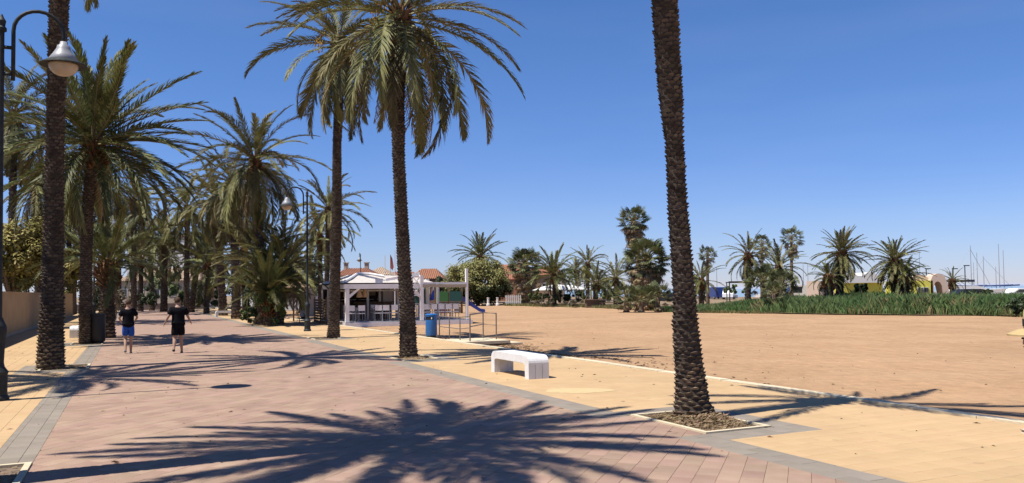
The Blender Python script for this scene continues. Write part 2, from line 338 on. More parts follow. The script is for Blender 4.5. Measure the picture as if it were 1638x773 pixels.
# ------------------------------------------------------------------ paving, laid tile by tile
def clip(poly, rect):
    q0, q1, s0, s1 = rect
    for ax, lim, sg in ((0, q0, 1), (0, q1, -1), (1, s0, 1), (1, s1, -1)):
        out = []
        for i in range(len(poly)):
            a, c = poly[i], poly[(i+1) % len(poly)]
            da, dc = (a[ax]-lim)*sg, (c[ax]-lim)*sg
            if da >= 0: out.append(a)
            if (da >= 0) != (dc >= 0):
                t = da/(da-dc); out.append((a[0]+(c[0]-a[0])*t, a[1]+(c[1]-a[1])*t))
        poly = out
        if len(poly) < 3: return []
    return poly
def area(p): return abs(sum(p[i][0]*p[(i+1) % len(p)][1]-p[(i+1) % len(p)][0]*p[i][1] for i in range(len(p))))/2
def tile_geo(poly, inset, top, bot):
    n = len(poly); cx = sum(p[0] for p in poly)/n; cy = sum(p[1] for p in poly)/n; a = []; c = []
    for x, y in poly:
        dx, dy = x-cx, y-cy; l = sqrt(dx*dx+dy*dy)+1e-9; k = max(0.2, 1-inset/l*1.41); k2 = max(0.2, 1-(inset+0.003)/l*1.41)
        a.append((cx+dx*k, cy+dy*k, bot)); c.append((cx+dx*k2, cy+dy*k2, top))
    mid = [(x, y, top-0.002) for x, y, _ in a]
    return a+mid+c, [tuple(range(2*n, 3*n))] + [(n+i, n+(i+1) % n, 2*n+(i+1) % n, 2*n+i) for i in range(n)] + [(i, (i+1) % n, n+(i+1) % n, n+i) for i in range(n)]
def pave(rects, ang, tw, tl, joint, mt, mj, root, maxparts, bond=0.5, zt=0.0, jit=0.0012, name='paving_tile'):
    ca, sa = cos(ang), sin(ang); allt = []
    for rc in rects:
        q0, q1, s0, s1 = rc
        cs = [(q*ca+s*sa, -q*sa+s*ca) for q in (q0, q1) for s in (s0, s1)]
        u0, u1 = min(c[0] for c in cs), max(c[0] for c in cs); v0, v1 = min(c[1] for c in cs), max(c[1] for c in cs)
        for i in range(int(math.floor(u0/tw)), int(math.ceil(u1/tw))+1):
            off = (i % 2)*bond*tl
            for j in range(int(math.floor(v0/tl))-1, int(math.ceil(v1/tl))+1):
                u, v = i*tw, j*tl+off
                poly = [(a*ca-c*sa, a*sa+c*ca) for a, c in ((u, v), (u+tw, v), (u+tw, v+tl), (u, v+tl))]
                pc = clip(poly, rc)
                if len(pc) < 3 or area(pc) < 0.0012: continue
                full = len(pc) == 4 and area(pc) > tw*tl*0.999
                mx_ = sum(p[0] for p in pc)/len(pc); my_ = sum(p[1] for p in pc)/len(pc)
                allt.append((mx_, my_, pc, full))
    def key(t):
        w = W(t[0], t[1]); pp = proj(w)
        if pp is None or pp[0] < -5 or pp[0] > 1645 or pp[1] > 780 or w.y < 1: return 1e6 + w.length
        return w.length
    allt.sort(key=key)
    bm = MB(); cnt = 0
    sq = [(-tw/2, -tl/2), (tw/2, -tl/2), (tw/2, tl/2), (-tw/2, tl/2)]
    v, f = tile_geo(sq, joint, 0, -0.02); fb = MB(); fb.add(v, f); fullme = fb.mesh(name, mt)
    for mx_, my_, pc, full in allt:
        dz = R.uniform(-jit, jit)
        if cnt < maxparts and key((mx_, my_)) < 1e6:
            cnt += 1; w = W(mx_, my_, zt+dz)
            if full: inst(name, fullme, root, w, (R.uniform(-.004, .004), R.uniform(-.004, .004), TH+ang))
            else:
                v, f = tile_geo([(a-mx_, c-my_) for a, c in pc], joint, 0, -0.02); fb = MB(); fb.add(v, f)
                inst(name, fb.mesh(name, mt), root, w, (0, 0, TH))
        else:
            v, f = tile_geo(pc, joint, zt+dz, zt-0.02)
            bm.add([W(a, c, z) for a, c, z in v], f)
    if bm.v: bm.obj('distant_tiles' if maxparts else 'tiles', mt, root, kind='stuff')
def rect_sheet(rects, z, name, m, parent=None, kind=None, zrot=True):
    b = MB()
    for q0, q1, s0, s1 in rects: b.add([W(q0, s0, z), W(q1, s0, z), W(q1, s1, z), W(q0, s1, z)], [(0, 1, 2, 3)])
    o = b.obj(name, m, parent)
    if kind: o['kind'] = kind
    return o
S0, S1, SEND = -3.0, 36.0, 112.0
qL, qLo, qR, qRo, qK0, qK1, qW = -0.91, -1.33, 5.68, 6.12, 9.84, 10.04, -4.75
pitsR = [(6.12, 7.12, s, s+1.6) for s in (7.75, 19.45, 30.2)] 
pitsL = [(-1.95, qL, s, s+1.6) for s in (8.05, 21.3, 32.0)]
red, yel, gry = [], [], []
red.append((qL, qR, S0, S1))
s = S0
for p in pitsR:
    gry.append((qR, qRo, s, p[2])); red.append((qR, qRo, p[2], p[3]))
    yel.append((qRo, qK0, s, p[2]-.42)); yel.append((7.54, qK0, p[2]-.42, p[3]+.42))
    gry += [(qRo, 7.54, p[2]-.42, p[2]), (qRo, 7.54, p[3], p[3]+.42), (7.12, 7.54, p[2], p[3])]
    s = p[3]+.42; gry.append((qR, qRo, p[3], s))
gry.append((qR, qRo, s, S1)); yel.append((qRo, qK0, s, S1))
s = S0
for p in pitsL:
    gry.append((qLo, qL, s, p[2])); yel.append((qW, qLo, s, p[2]-.42)); yel.append((qW, -2.37, p[2]-.42, p[3]+.42))
    gry += [(-2.37, qLo, p[2]-.42, p[2]), (-2.37, qLo, p[3], p[3]+.42), (-2.37, -1.95, p[2], p[3])]
    s = p[3]+.42; gry.append((qLo, qL, p[3], s))
gry.append((qLo, qL, s, S1)); yel.append((qW, qLo, s, S1))
bed = rect_sheet([(qW, qK0, S0-4, S1)], -0.012, 'pavement', M_joint, kind='structure')
pave(red, radians(-45), 0.2, 0.3, 0.0014, M_red, M_joint, bed, 300)
pave(gry, 0, 0.21, 0.4, 0.0022, M_grey, M_joint, bed, 160, bond=0.5, name='grey_border_tile')
pave(yel, 0, 0.25, 0.25, 0.0015, M_yel, M_jointy, bed, 260, bond=0.0, jit=0.0006, name='yellow_paving_tile')
rect_sheet([(qW, qK0, -30, S0)], -0.002, 'near_paving', M_yel, bed)
# far part of the promenade: joints are finer than a pixel
def brickify(m, name, c1, c2, cj, sx):
    n = m.copy(); n.name = name; nt = n.node_tree; bs = nt.nodes['Principled BSDF']
    g = nt.nodes.new('ShaderNodeNewGeometry'); mpn = nt.nodes.new('ShaderNodeMapping'); mpn.inputs['Rotation'].default_value = (0, 0, -TH+radians(45))
    br = nt.nodes.new('ShaderNodeTexBrick'); br.inputs['Scale'].default_value = 1; br.inputs['Brick Width'].default_value = sx; br.inputs['Row Height'].default_value = 0.2
    br.inputs['Mortar Size'].default_value = 0.004; br.inputs['Color1'].default_value = (*c1, 1); br.inputs['Color2'].default_value = (*c2, 1); br.inputs['Mortar'].default_value = (*cj, 1)
    nt.links.new(g.outputs['Position'], mpn.inputs['Vector']); nt.links.new(mpn.outputs['Vector'], br.inputs['Vector'])
    nt.links.new(br.outputs['Color'], bs.inputs['Base Color']); return n
M_redf = brickify(M_red, 'red_paving_far', (0.27, 0.175, 0.13), (0.305, 0.205, 0.155), (0.18, 0.12, 0.09), 0.3)
far = rect_sheet([(qL, qR, S1, SEND)], -0.002, 'far_pavement', M_redf, kind='structure')
rect_sheet([(qLo, qL, S1, SEND), (qR, qRo, S1, SEND)], -0.002, 'grey_border', M_grey, far)
rect_sheet([(qW, qLo, S1, SEND-8), (qRo, qK0, S1, SEND-8)], -0.002, 'yellow_border', M_yel, far)
rect_sheet([(-60, 60, SEND, SEND+9)], 0.003, 'road', M_asph, kind='structure')
# kerb stones along the sand
kroot = thing('beach_kerb', 'long pale kerb of concrete stones between the yellow paving and the sand', 'kerb')
kb = MB(); kb.box((0, 0, 0), (0.2, 0.992, 0.26)); km = kb.mesh('kerb_stone', M_kerb)
for i in range(120):
    s_ = -6 + i*1.0 + 0.5
    if i > 118: break
    inst('kerb_stone', km, kroot, W((qK0+qK1)/2+R.uniform(-.004, .004), s_, -0.10+R.uniform(-.004, .006)), (0, 0, TH+R.uniform(-.003, .003)))
# tree pits: white edging, soil, litter
def pit(p, label, big=False, cen=None):
    q0, q1, s0, s1 = p
    root = thing('tree_pit', label, 'tree pit', W((q0+q1)/2, (s0+s1)/2), TH, 'square tree pits in the paving')
    hx, hy = (q1-q0)/2, (s1-s0)/2
    for (cx, cy, dx, dy) in ((-hx+.03, 0, .06, 2*hy), (hx-.03, 0, .06, 2*hy), (0, -hy+.03, 2*hx-.12, .06), (0, hy-.03, 2*hx-.12, .06)):
        b = MB(); b.box((cx, cy, -0.085), (dx, dy, 0.21)); b.obj('edging', M_kerb, root)
    n = 26; vs = []; fs = []; b = MB(); c = (0, 0) if cen is None else (cen[0]-(q0+q1)/2, cen[1]-(s0+s1)/2)
    for j in range(n+1):
        for i in range(n+1):
            x = -hx+.055+(2*hx-.11)*i/n; y = -hy+.055+(2*hy-.11)*j/n
            d = sqrt((x-c[0])**2+(y-c[1])**2)
            z = -0.035 + (0.10 if big else 0.06)*math.exp(-(d/0.42)**2.2) + 0.02*noise.noise(Vector((x*7, y*7, s0)))
            vs.append((x, y, z))
    for j in range(n):
        for i in range(n):
            a = j*(n+1)+i; fs.append((a, a+1, a+n+2, a+n+1))
    b.add(vs, fs); b.obj('soil', M_soil, root, smooth=True)
    b = MB()
    for k in range(7000 if big else 500):
        x = R.uniform(-hx+.08, hx-.08); y = R.uniform(-hy+.08, hy-.08); d = sqrt((x-c[0])**2+(y-c[1])**2)
        if R.random() > math.exp(-(d/0.75)**2)+0.12: continue
        z = -0.03 + (0.10 if big else 0.06)*math.exp(-(d/0.42)**2.2)+R.uniform(0, .03)
        an = R.uniform(0, 2*pi); L = R.uniform(.015, .05); w = R.uniform(.0015, .0045); ti = R.uniform(-.4, .8)
        dx, dy = cos(an)*L, sin(an)*L; ex, ey = -sin(an)*w, cos(an)*w
        b.add([(x-dx-ex, y-dy-ey, z), (x-dx+ex, y-dy+ey, z+.003), (x+dx+ex, y+dy+ey, z+L*ti+.004), (x+dx-ex, y+dy-ey, z+L*ti)], [(0, 1, 2, 3)])
    b.obj('litter', M_chip, root, kind='stuff')
pit(pitsR[0], 'pale edged pit of dry litter round the nearest palm on the right', True, (6.72, 8.62))
pit(pitsR[1], 'pale edged pit round the palm beside the blue bin')
pit(pitsR[2], 'pale edged pit round the palm left of the beach bar')
pit(pitsL[0], 'corner of a pale edged pit in the bottom left of the photo')
pit(pitsL[1], 'pale edged pit round the nearest palm trunk on the left')
pit(pitsL[2], 'pale edged pit round the palm beside the black bin')

# ------------------------------------------------------------------ date palms
def frond_mesh(name, L, bend, nl, ll, lw, seed, mleaf, vee=0.45, hang=0.35, plume=1.0, sideb=0.0):
    r = random.Random(seed); b = MB(); n = 14; pts = []; x = z = y = 0.0; a = 0.0; yaw = 0.0
    ns = 40; st = L/ns; curve = []
    for i in range(ns+1):
        t = i/ns; curve.append((Vector((x, y, z)), a, yaw))
        a = -bend*(t**1.35); yaw = sideb*t*t
        x += cos(a)*cos(yaw)*st; y += cos(a)*sin(yaw)*st; z += sin(a)*st
    def at(t):
        k = min(ns-1, int(t*ns)); f = t*ns-k; p = curve[k][0].lerp(curve[k+1][0], f)
        return p, curve[k][1]*(1-f)+curve[k+1][1]*f, curve[k][2]
    b.tube([at(i/10)[0] for i in range(11)], [0.022*(1-i/10)**0.8+0.004 for i in range(11)], 4, 1, cap=False)
    for sgn in (-1, 1):
        for i in range(nl):
            t = 0.10 + 0.90*(i+r.random()*0.8)/nl
            p, a, yw = at(min(t, 0.999))
            tg = Vector((cos(a)*cos(yw), cos(a)*sin(yw), sin(a))); sd_ = Vector((-sin(yw), cos(yw), 0)); up = tg.cross(sd_)
            lf = ll*(0.30+0.9*sin(pi*min(1, t*0.92+0.06))**0.6)*r.uniform(0.8, 1.12)
            if t > 0.9: lf *= 1-(t-0.9)*4
            fwd = 0.55+0.7*t+r.uniform(-.15, .15); v = vee+r.uniform(-.28, .28)
            d = (tg*sin(fwd) + sd_*sgn*cos(fwd)*cos(v) + up*cos(fwd)*sin(v)).normalized()
            w = lw*r.uniform(0.8, 1.15); wd = d.cross(up if abs(d.dot(up)) < .9 else sd_).normalized()
            wd = (wd*cos(r.uniform(-.7, .7))+ d.cross(wd)*sin(r.uniform(-.7, .7))).normalized()
            p1 = p + d*lf*0.5 + Vector((0, 0, -hang*lf*0.12)); p2 = p + d*lf*0.93 + Vector((0, 0, -hang*lf*0.55))
            b.add([p-wd*w*.4, p+wd*w*.4, p1+wd*w*.5, p1-wd*w*.5, p2], [(0, 1, 2, 3), (3, 2, 4)], 0)
    return b.mesh(name, [mleaf, M_rach])
FR = {}
def fset(key, m, nl, ll, lw, vee, hang):
    for bi, bend in enumerate((0.45, 0.9, 1.35, 1.9)):
        FR[(key, bi)] = [frond_mesh('frond', 1.0*3.0, bend, nl, ll, lw, 100*bi+k+len(key)*7, m, vee, hang, sideb=(k-1)*0.25) for k in range(3)]
fset('o', M_leaf, 88, 0.35, 0.026, 0.45, 0.5)       # olive, near
fset('gg', M_leafg, 88, 0.36, 0.029, 0.5, 0.3)      # fresher green
fset('ddd', M_leafd, 44, 0.30, 0.026, -0.1, 1.2)     # dry
fset('ffff', M_leaf, 46, 0.40, 0.045, 0.45, 0.5)    # far
fset('fgggg', M_leafg, 46, 0.40, 0.048, 0.5, 0.35)    # far, fresh

def trunk_parts(root, prof, rows_h, k, dpt, boots, sway=0.0):
    """prof: list of (Vector centre local, radius). core + leaf scars"""
    b = MB(); b.tube([p for p, r in prof], [r for p, r in prof], 18)
    b.obj('trunk', M_bark, root, smooth=True)
    lens = [0]
    for i in range(1, len(prof)): lens.append(lens[-1]+(prof[i][0]-prof[i-1][0]).length)
    T = lens[-1]; b = MB(); z = 0.0; row = 0
    def at(d):
        for i in range(1, len(prof)):
            if d <= lens[i] or i == len(prof)-1:
                f = (d-lens[i-1])/(lens[i]-lens[i-1]); f = max(0, min(1, f))
                return prof[i-1][0].lerp(prof[i][0], f), prof[i-1][1]*(1-f)+prof[i][1]*f
    while z < T-0.02:
        for j in range(k):
            a = 2*pi*(j+0.5*(row % 2)+R.uniform(-.12, .12))/k; zz = z+R.uniform(-.2, .2)*rows_h+0.35*rows_h*sin(a*1+row*0.35)
            if zz < 0.02: continue
            c, r = at(min(T, zz)); ha = pi/k*R.uniform(0.75, 0.98); d = dpt*R.uniform(0.6, 1.3); h = rows_h*R.uniform(0.8, 1.15)
            def pt(an, rr, dz): return (c.x+cos(an)*rr, c.y+sin(an)*rr, c.z+dz)
            tz = R.uniform(-.12, .12)*h; vs = [pt(a-ha*.8, r*0.97, -h*.30), pt(a+ha*.8, r*0.97, -h*.30), pt(a+ha*1.06, r+d*.30, h*.30+tz), pt(a+ha*.55, r+d, h*.52+tz), pt(a-ha*.55, r+d, h*.52-tz), pt(a-ha*1.06, r+d*.30, h*.30-tz), pt(a, r*0.95, h*.62)]
            b.add(vs, [(0, 1, 3, 4), (1, 2, 3), (0, 4, 5), (3, 2, 6), (4, 3, 6), (5, 4, 6)], 1 if zz < .45+.5*R.random() else 0)
        z += rows_h; row += 1
    b.obj('leaf_scars', [M_scar, M_scarb], root, kind='stuff')
    if boots:
        b = MB(); top = prof[-1][0]; r = prof[-1][1]
        for i in range(70):
            f = i/70; a = i*2.39996; zz = -0.75+0.95*f; c = top+Vector((0, 0, zz)); el = 0.5+0.8*f
            rr = r*(1.0+0.25*sin(f*pi)); L = R.uniform(.22, .42)
            p0 = c+Vector((cos(a)*rr*.8, sin(a)*rr*.8, 0)); p1 = p0+Vector((cos(a)*cos(el), sin(a)*cos(el), sin(el)))*L
            b.tube([p0, p1], [0.07, 0.035], 4)
        b.obj('leaf_boots', M_boot, root)
        b = MB(); b.tube([top+Vector((0, 0, -.5)), top+Vector((0, 0, .1)), top+Vector((0, 0, .5))], [r*1.05, r*1.15, r*.35], 12); b.obj('crown_shaft', M_boot, root)
PG = 'date palms in and round the promenade'
def palm(label, prof_px, Y, top_px, L=3.2, n=50, key='o', seed=1, dead=6, emax=80, emin=-45, scar=None, boots=True, group=PG, bend_bias=0.0, custom=None, up=0, fruit=0, k=11, dpt=0.036, base=None, rbase=None):
    """prof_px: (px, py, width px) from base up; top_px: crown centre pixel"""
    r = random.Random(seed)
    bp_ = prof_px[0]; base_ = G(bp_[0], Y)
    prof = []
    for i, (px, py, w) in enumerate(prof_px):
        p = AT(px, py, Y); 
        if i == 0: p = base_ - Vector((0, 0, 0.12))
        prof.append((p - base_, w/2/F*Y*0.93))
    top = AT(top_px[0], top_px[1], Y) - base_
    prof.append((top, prof[-1][1]*1.0))
    # refine
    pr = []
    for i in range(len(prof)-1):
        (a, ra), (c, rc) = prof[i], prof[i+1]; m = max(1, int((c-a).length/0.7))
        for j in range(m): pr.append((a.lerp(c, j/m), ra+(rc-ra)*j/m))
    pr.append(prof[-1])
    root = thing('date_palm', label, 'palm tree', base_, 0, group)
    trunk_parts(root, pr, scar or 0.07, k, dpt, boots)
    A0 = r.uniform(0, 6.28)
    lst = custom or []
    if not custom:
        for i in range(n):
            f = (i+0.5)/n; az = A0+i*2.39996+r.uniform(-.38, .38)
            el = radians(emax + (emin-emax)*f**0.85 + r.uniform(-13, 13))
            bi = min(3, max(0, int(r.gauss(0.35+2.2*f**0.7+bend_bias, 0.6)))) 
            lst.append((az, el, bi, r.uniform(0.76, 1.10)*(0.8+0.3*min(1, f*4))*(1-.12*f), 0))
        for i in range(dead):
            lst.append((r.uniform(0, 6.28), radians(r.uniform(-85, -40)), r.choice((0, 0, 1)), r.uniform(.6, .95), 1))
    for az, el, bi, sc, dd in lst:
        me = r.choice(FR[('ddd' if dd else key, bi)])
        s_ = L/3.0*sc
        st = Vector((cos(az), sin(az), 0))*prof[-1][1]*0.6 + Vector((0, 0, 0.12+0.35*max(0, sin(el))-(0.3 if el < 0 else 0)*abs(sin(el))))
        o = inst('frond', me, root, top+st, (r.uniform(-.35, .35), -el, az), (s_, s_*r.uniform(.85, 1.1), s_))
        o.rotation_mode = 'XYZ'
        if dd: o['label'] = 'dry brown hanging frond'; o.name = 'dry_frond'
    for i in range(fruit):
        b = MB(); a = r.uniform(0, 6.28); c = top+Vector((cos(a)*.75, sin(a)*.75, -0.1+r.uniform(-.3, .3)))
        b.tube([top+Vector((0, 0, .1)), c+Vector((0, 0, .3)), c], .012, 4)
        for k_ in range(60):
            p = c+Vector((r.gauss(0, .11), r.gauss(0, .11), r.gauss(-.12, .16))); b.box(p, (.03, .03, .045), r.random())
        b.obj('fruit_bunch', M_fruit, root, kind='stuff')
    return root

# nearest right palm: sparse crown, arms raised, out of the frame above
cst = []
for az, el, bi in ((185, 28, 1), (165, 45, 1), (205, 30, 1), (225, 22, 1), (300, 20, 1), (325, 18, 2), (322, 14, 1), (338, 18, 1), (0, 40, 1), (150, 58, 1), (120, 68, 1), (90, 72, 0), (50, 62, 1), (200, 60, 1), (310, 60, 1), (0, 78, 0), (335, 45, 1), ):
    cst.append((radians(az), radians(el), bi, R.uniform(.85, 1.05), 0))
palm('tall curving palm trunk rising from the litter pit nearest on the right', [(1112, 668, 86), (1110, 655, 66), (1107, 645, 58), (1103.5, 600, 48), (1098, 540, 42), (1096, 519, 41), (1094.6, 475, 36), (1088.8, 397, 33), (1083.5, 325, 31.5), (1080, 250, 29), (1078, 222, 29), (1075, 183, 36), (1070.6, 128, 40), (1062.7, 0, 42)], 10.8, (1046, -100), L=3.1, custom=cst, seed=5, scar=0.056, k=10, dpt=0.026)
# palms of the right row
palm('tall palm with arching crown beside the blue litter bin', [(654, 574, 34), (653, 560, 29), (651, 475, 24), (647, 440, 22), (638, 260, 20), (636, 161, 23)], 21.3, (641, 36), L=3.85, n=50, seed=11, dead=8, emax=75, emin=-50, bend_bias=0.15, scar=0.075, dpt=0.03,
     custom=None, fruit=2)
palm('palm with pale lower trunk just left of the beach bar', [(533, 542, 23), (534, 520, 19), (536, 440, 17), (539, 353, 16.5), (539, 236, 14), (541, 190, 15)], 31, (542, 76), L=3.5, n=50, seed=23, dead=6, emax=80, emin=-68, bend_bias=0.3, fruit=2, dpt=0.03)
P3 = bpy.data.objects['date_palm.001']
o_ = inst('dry_frond', FR[('ddd', 0)][1], P3, AT(682, 78, 20.6)-P3.location, (0.5, radians(80), radians(10)), (.92, .45, .92)); o_['label'] = 'long thin dead frond hanging free on the right'
# palms of the left row
palm('thick dark palm trunk nearest on the left beside the street lamp', [(81, 592, 45), (81, 580, 42), (82, 530, 37), (84, 480, 34), (85, 400, 31), (89, 180, 27), (91, 120, 28), (94.6, 0, 29)], 19.2, (99, -150), L=3.4, n=34, seed=31, dead=0, emin=-5, scar=0.075)
palm('broad full crowned palm left of the walkers with a black bin behind it', [(137, 551, 21), (137, 440, 18), (141, 330, 17), (146, 290, 22)], 29, (150, 238), L=4.0, n=84, key='gg', seed=41, dead=6, emax=86, emin=-38, bend_bias=-0.4)
# off-frame palms whose shadows lie across the paving
w1 = W(-1.62, 8.9)
def palm_at(label, w, h, lean=(0, 0), **k):
    """palm placed in the world, for those whose crown stands outside the frame"""
    r0 = k.pop('r0', .24); seed = k.get('seed', 1); r = random.Random(seed)
    root = thing('date_palm', label, 'palm tree', w, 0, PG)
    prof = [(Vector((lean[0]*t*t, lean[1]*t*t, h*t-0.1*(t == 0))), r0*(1.25-0.35*min(1, t*4))) for t in [i/10 for i in range(11)]]
    trunk_parts(root, prof, k.get('scar', 0.09), 13, 0.035, True)
    n = k.get('n', 48); A0 = r.uniform(0, 6.28); L = k.get('L', 3.4)
    for i in range(n):
        f = (i+.5)/n; az = A0+i*2.39996+r.uniform(-.25, .25)
        el = radians(k.get('emax', 70)+(k.get('emin', -30)-k.get('emax', 70))*f**0.85+r.uniform(-7, 7)); bi = min(3, max(0, int(r.gauss(.5+1.3*f, .5))))
        s_ = L/3*r.uniform(.85, 1.08)
        inst('frond', r.choice(FR[(k.get('key', 'o'), bi)]), root, prof[-1][0]+Vector((cos(az)*.15, sin(az)*.15, .15+.3*sin(max(0, el)))), (r.uniform(-.35, .35), -el, az), (s_, s_, s_))
    return root
palm_at('palm standing just beyond the left edge whose shadow crosses the near paving', w1, 9.0, L=3.25, n=58, key='o', seed=3, emin=-20)
palm_at('palm behind the low wall beyond the left edge whose shadow reaches the lamp post', Vector((-12.9, 15.0, 0)), 8.2, L=3.4, n=36, seed=4, emin=-20)

# background palms, left side (Y depth, base px, trunk width px, crown px)
BG = [
 ('short stout palm with upright green fronds behind the black bin', 33, (170, 26), (172, 432), 2.9, 40, 'gg', 83, 5, 0.0),
 ('dark trunked palm standing behind the broad crowned one', 52, (172, 13), (166, 290), 4.0, 44, 'o', 80, -50, .3),
 ('palm with drooping crown behind the low wall between lamp post and first trunk', 52, (62, 12), (60, 296), 4.3, 44, 'o', 75, -60, .3),
 ('palm at the left edge whose fronds spread behind the lamp head', 47, (18, 12), (22, 190), 4.3, 44, 'o', 75, -55, .4),
 ('thin palm between the left lamp and the walker in blue shorts', 70, (214, 8), (214, 325), 4.3, 40, 'ffff', 78, -50, .3),
 ('palm with full crown above the far white bench', 84, (262, 11), (264, 388), 4.6, 46, 'fgggg', 84, -35, .0),
 ('leaning palm beside the tiled roof house', 92, (243, 8), (240, 375), 4.0, 36, 'ffff', 80, -45, .2),
 ('small palm at the far end of the promenade over the green shrub', 80, (306, 9), (318, 412), 3.8, 40, 'fgggg', 82, -30, .0),
 ('palm with hanging olive fronds beside the far white block', 66, (357, 13), (345, 325), 4.4, 50, 'ffff', 78, -70, .7),
 ('palm with drooping yellowish crown left of the bushy clump', 57, (378, 14), (374, 300), 4.6, 52, 'ffff', 75, -75, .8),
 ('large wind bent palm above the bushy clump', 45.5, (421, 14), (408, 262), 4.6, 54, 'o', 82, -60, .5),
 ('tall palm filling the gap left of the two hanging crowns', 78, (298, 9), (300, 335), 4.8, 44, 'ffff', 82, -50, .3),
 ('far palm seen between the tall trunks right of the street lamp', 72, (513, 8), (511, 378), 3.6, 40, 'ffff', 80, -50, .3),
 ('slim palm directly left of the pale based trunk', 64, (522, 8), (525, 340), 3.8, 40, 'ffff', 80, -40, .2),
 ('low palm with arching fronds beside the thatched shade', 60, (487, 10), (470, 425), 3.4, 34, 'fgggg', 75, -20, .4),
 ('palm crown crowding behind the broad crowned palm on the left', 80, (110, 7), (112, 330), 5.4, 40, 'ffff', 75, -60, .3),
 ('low green palm between the far white bench and the hanging palms', 74, (330, 9), (333, 428), 3.9, 40, 'fgggg', 84, -25, .0),
 ('low palm tucked behind the two hanging palms', 70, (392, 9), (390, 405), 4.0, 40, 'ffff', 82, -45, .2),
 ('low dark palm left of the far white bench', 88, (225, 8), (226, 418), 4.2, 40, 'fgggg', 84, -30, .1),
 ('background palm closing the gap behind the walker in blue shorts', 98, (190, 8), (190, 360), 5.2, 40, 'ffff', 80, -60, .3),
]
for i, (lab, Y, (bx, bw), (tx, ty), L, n, key, emx, emn, bb) in enumerate(BG):
    gy = hor(bx)+CAMH*F/Y
    palm(lab, [(bx, gy, bw*1.2), (bx+(tx-bx)*.1, gy-(gy-ty)*.15, bw), (bx+(tx-bx)*.55, ty+(gy-ty)*.4, bw*.9)], Y, (tx, ty), L=L, n=n, key=key, seed=60+i, dead=5, emax=emx, emin=emn, bend_bias=bb,
         scar=0.12 if Y < 40 else 0.2, k=9, dpt=0.05, fruit=2 if 'yellowish' in lab else 0)
# bushy clump at the promenade edge
for i, (lab, Y, bx, tx, ty, L, n, emn) in enumerate((
    ('bushy many stemmed palm clump spilling onto the promenade', 44, 430, 430, 486, 3.0, 60, 28),
    ('upright stem of the palm clump leaning to the right', 45.5, 447, 452, 436, 3.3, 46, -25),
    ('upright stem of the palm clump leaning to the left', 46.5, 415, 420, 430, 3.3, 44, -10))):
    palm(lab, [(bx, hor(bx)+CAMH*F/Y, 16), (bx, ty+25, 13)], Y, (tx, ty), L=L, n=n, key='gg' if i == 0 else 'o', seed=90+i, dead=6, emax=86, emin=emn, bend_bias=-.3, scar=.15, k=9, group='stems of the bushy palm clump')
# background palms across the beach
BR = [
 ('wide dark palm rising behind the round olive tree', 125, (768, 10), (768, 412), 4.6, 44, 'fgggg', 84, -15, -.4),
 ('dark palm with arched fronds standing before the white parasol', 95, (887, 6), (886, 443), 4.0, 40, 'fgggg', 84, -20, .0),
 ('slim palm right of the dark arched one', 120, (940, 6), (940, 424), 3.6, 36, 'ffff', 80, -40, .2),
 ('second slim palm in the group over the pergola', 124, (924, 6), (922, 436), 3.6, 34, 'ffff', 80, -40, .2),
 ('low green palm right of the pergola', 92, (953, 8), (953, 456), 3.0, 36, 'fgggg', 84, -20, .0),
 ('small palm left of the fan palm cluster', 100, (985, 7), (985, 448), 3.4, 34, 'ffff', 80, -30, .0),
 ('feather palm with one sided pale fronds behind the reeds', 66, (1196, 9), (1197, 412), 2.4, 40, 'ffff', 80, -60, .4),
 ('leaning feather palm in the middle of the shoreline group', 68, (1243, 8), (1246, 432), 2.7, 42, 'ffff', 80, -40, .3),
 ('wide feather palm left of the yellow building', 60, (1341, 12), (1347, 410), 2.15, 90, 'ffff', 86, -45, -.5),
 ('low dark offshoot below the wide feather palm', 59, (1325, 14), (1326, 448), 1.6, 46, 'fgggg', 70, -20, .2),
 ('wide feather palm in front of the yellow building', 60, (1432, 12), (1431, 422), 2.15, 90, 'ffff', 86, -45, -.5),
 ('low dark offshoot hiding the corner of the yellow building', 59, (1448, 16), (1446, 448), 1.8, 56, 'fgggg', 70, -30, .2),
 ('small far palm right of the pink arch', 85, (1523, 7), (1523, 452), 1.6, 26, 'fgggg', 80, -20, .0),
 ('leafy low palm behind the curving trunk', 78, (1122, 8), (1122, 452), 2.4, 34, 'ffff', 80, -20, .1),
]
for i, (lab, Y, (bx, bw), (tx, ty), L, n, key, emx, emn, bb) in enumerate(BR):
    gy = hor(bx)+CAMH*F/Y
    palm(lab, [(bx, gy, bw*1.2), (bx+(tx-bx)*.5, ty+(gy-ty)*.5, bw)], Y, (tx, ty), L=L, n=n, key=key, seed=160+i, dead=4, emax=emx, emin=emn, bend_bias=bb,
         scar=0.22, k=8, dpt=0.05, group='feather palms beyond the beach')

# ------------------------------------------------------------------ fan palms
def fan_mesh(seed, dry, Rf=0.62, pet=0.75):
    r = random.Random(seed); b = MB(); L = pet
    droop = 0.5
    b.tube([(0, 0, 0), (L*.5, 0, -.02), (L, 0, -.10)], [.022, .016, .012], 4, 1, cap=False)
    n = 20; c = Vector((L, 0, -.10))
    for i in range(n):
        a = radians(-115+230*i/(n-1))+r.uniform(-.04, .04); l = Rf*r.uniform(.85, 1.05)*(1-0.18*abs(a)/2)
        fold = 0.5 if dry else 0.22
        d = Vector((cos(a), sin(a), -fold*abs(sin(a))-.15)).normalized(); s_ = Vector((-sin(a), cos(a), 0)); w = l*0.048
        p1 = c+d*l*.55; p2 = p1+(d*(.25 if not dry else .1)+Vector((0, 0, -.13 if not dry else -.38)))*l*.75
        b.add([c, p1+s_*w, p1-s_*w, p2], [(0, 2, 1), (1, 2, 3)], 0)
    return b.mesh('fan_leaf', [M_leafd if dry else M_fan, M_rach])
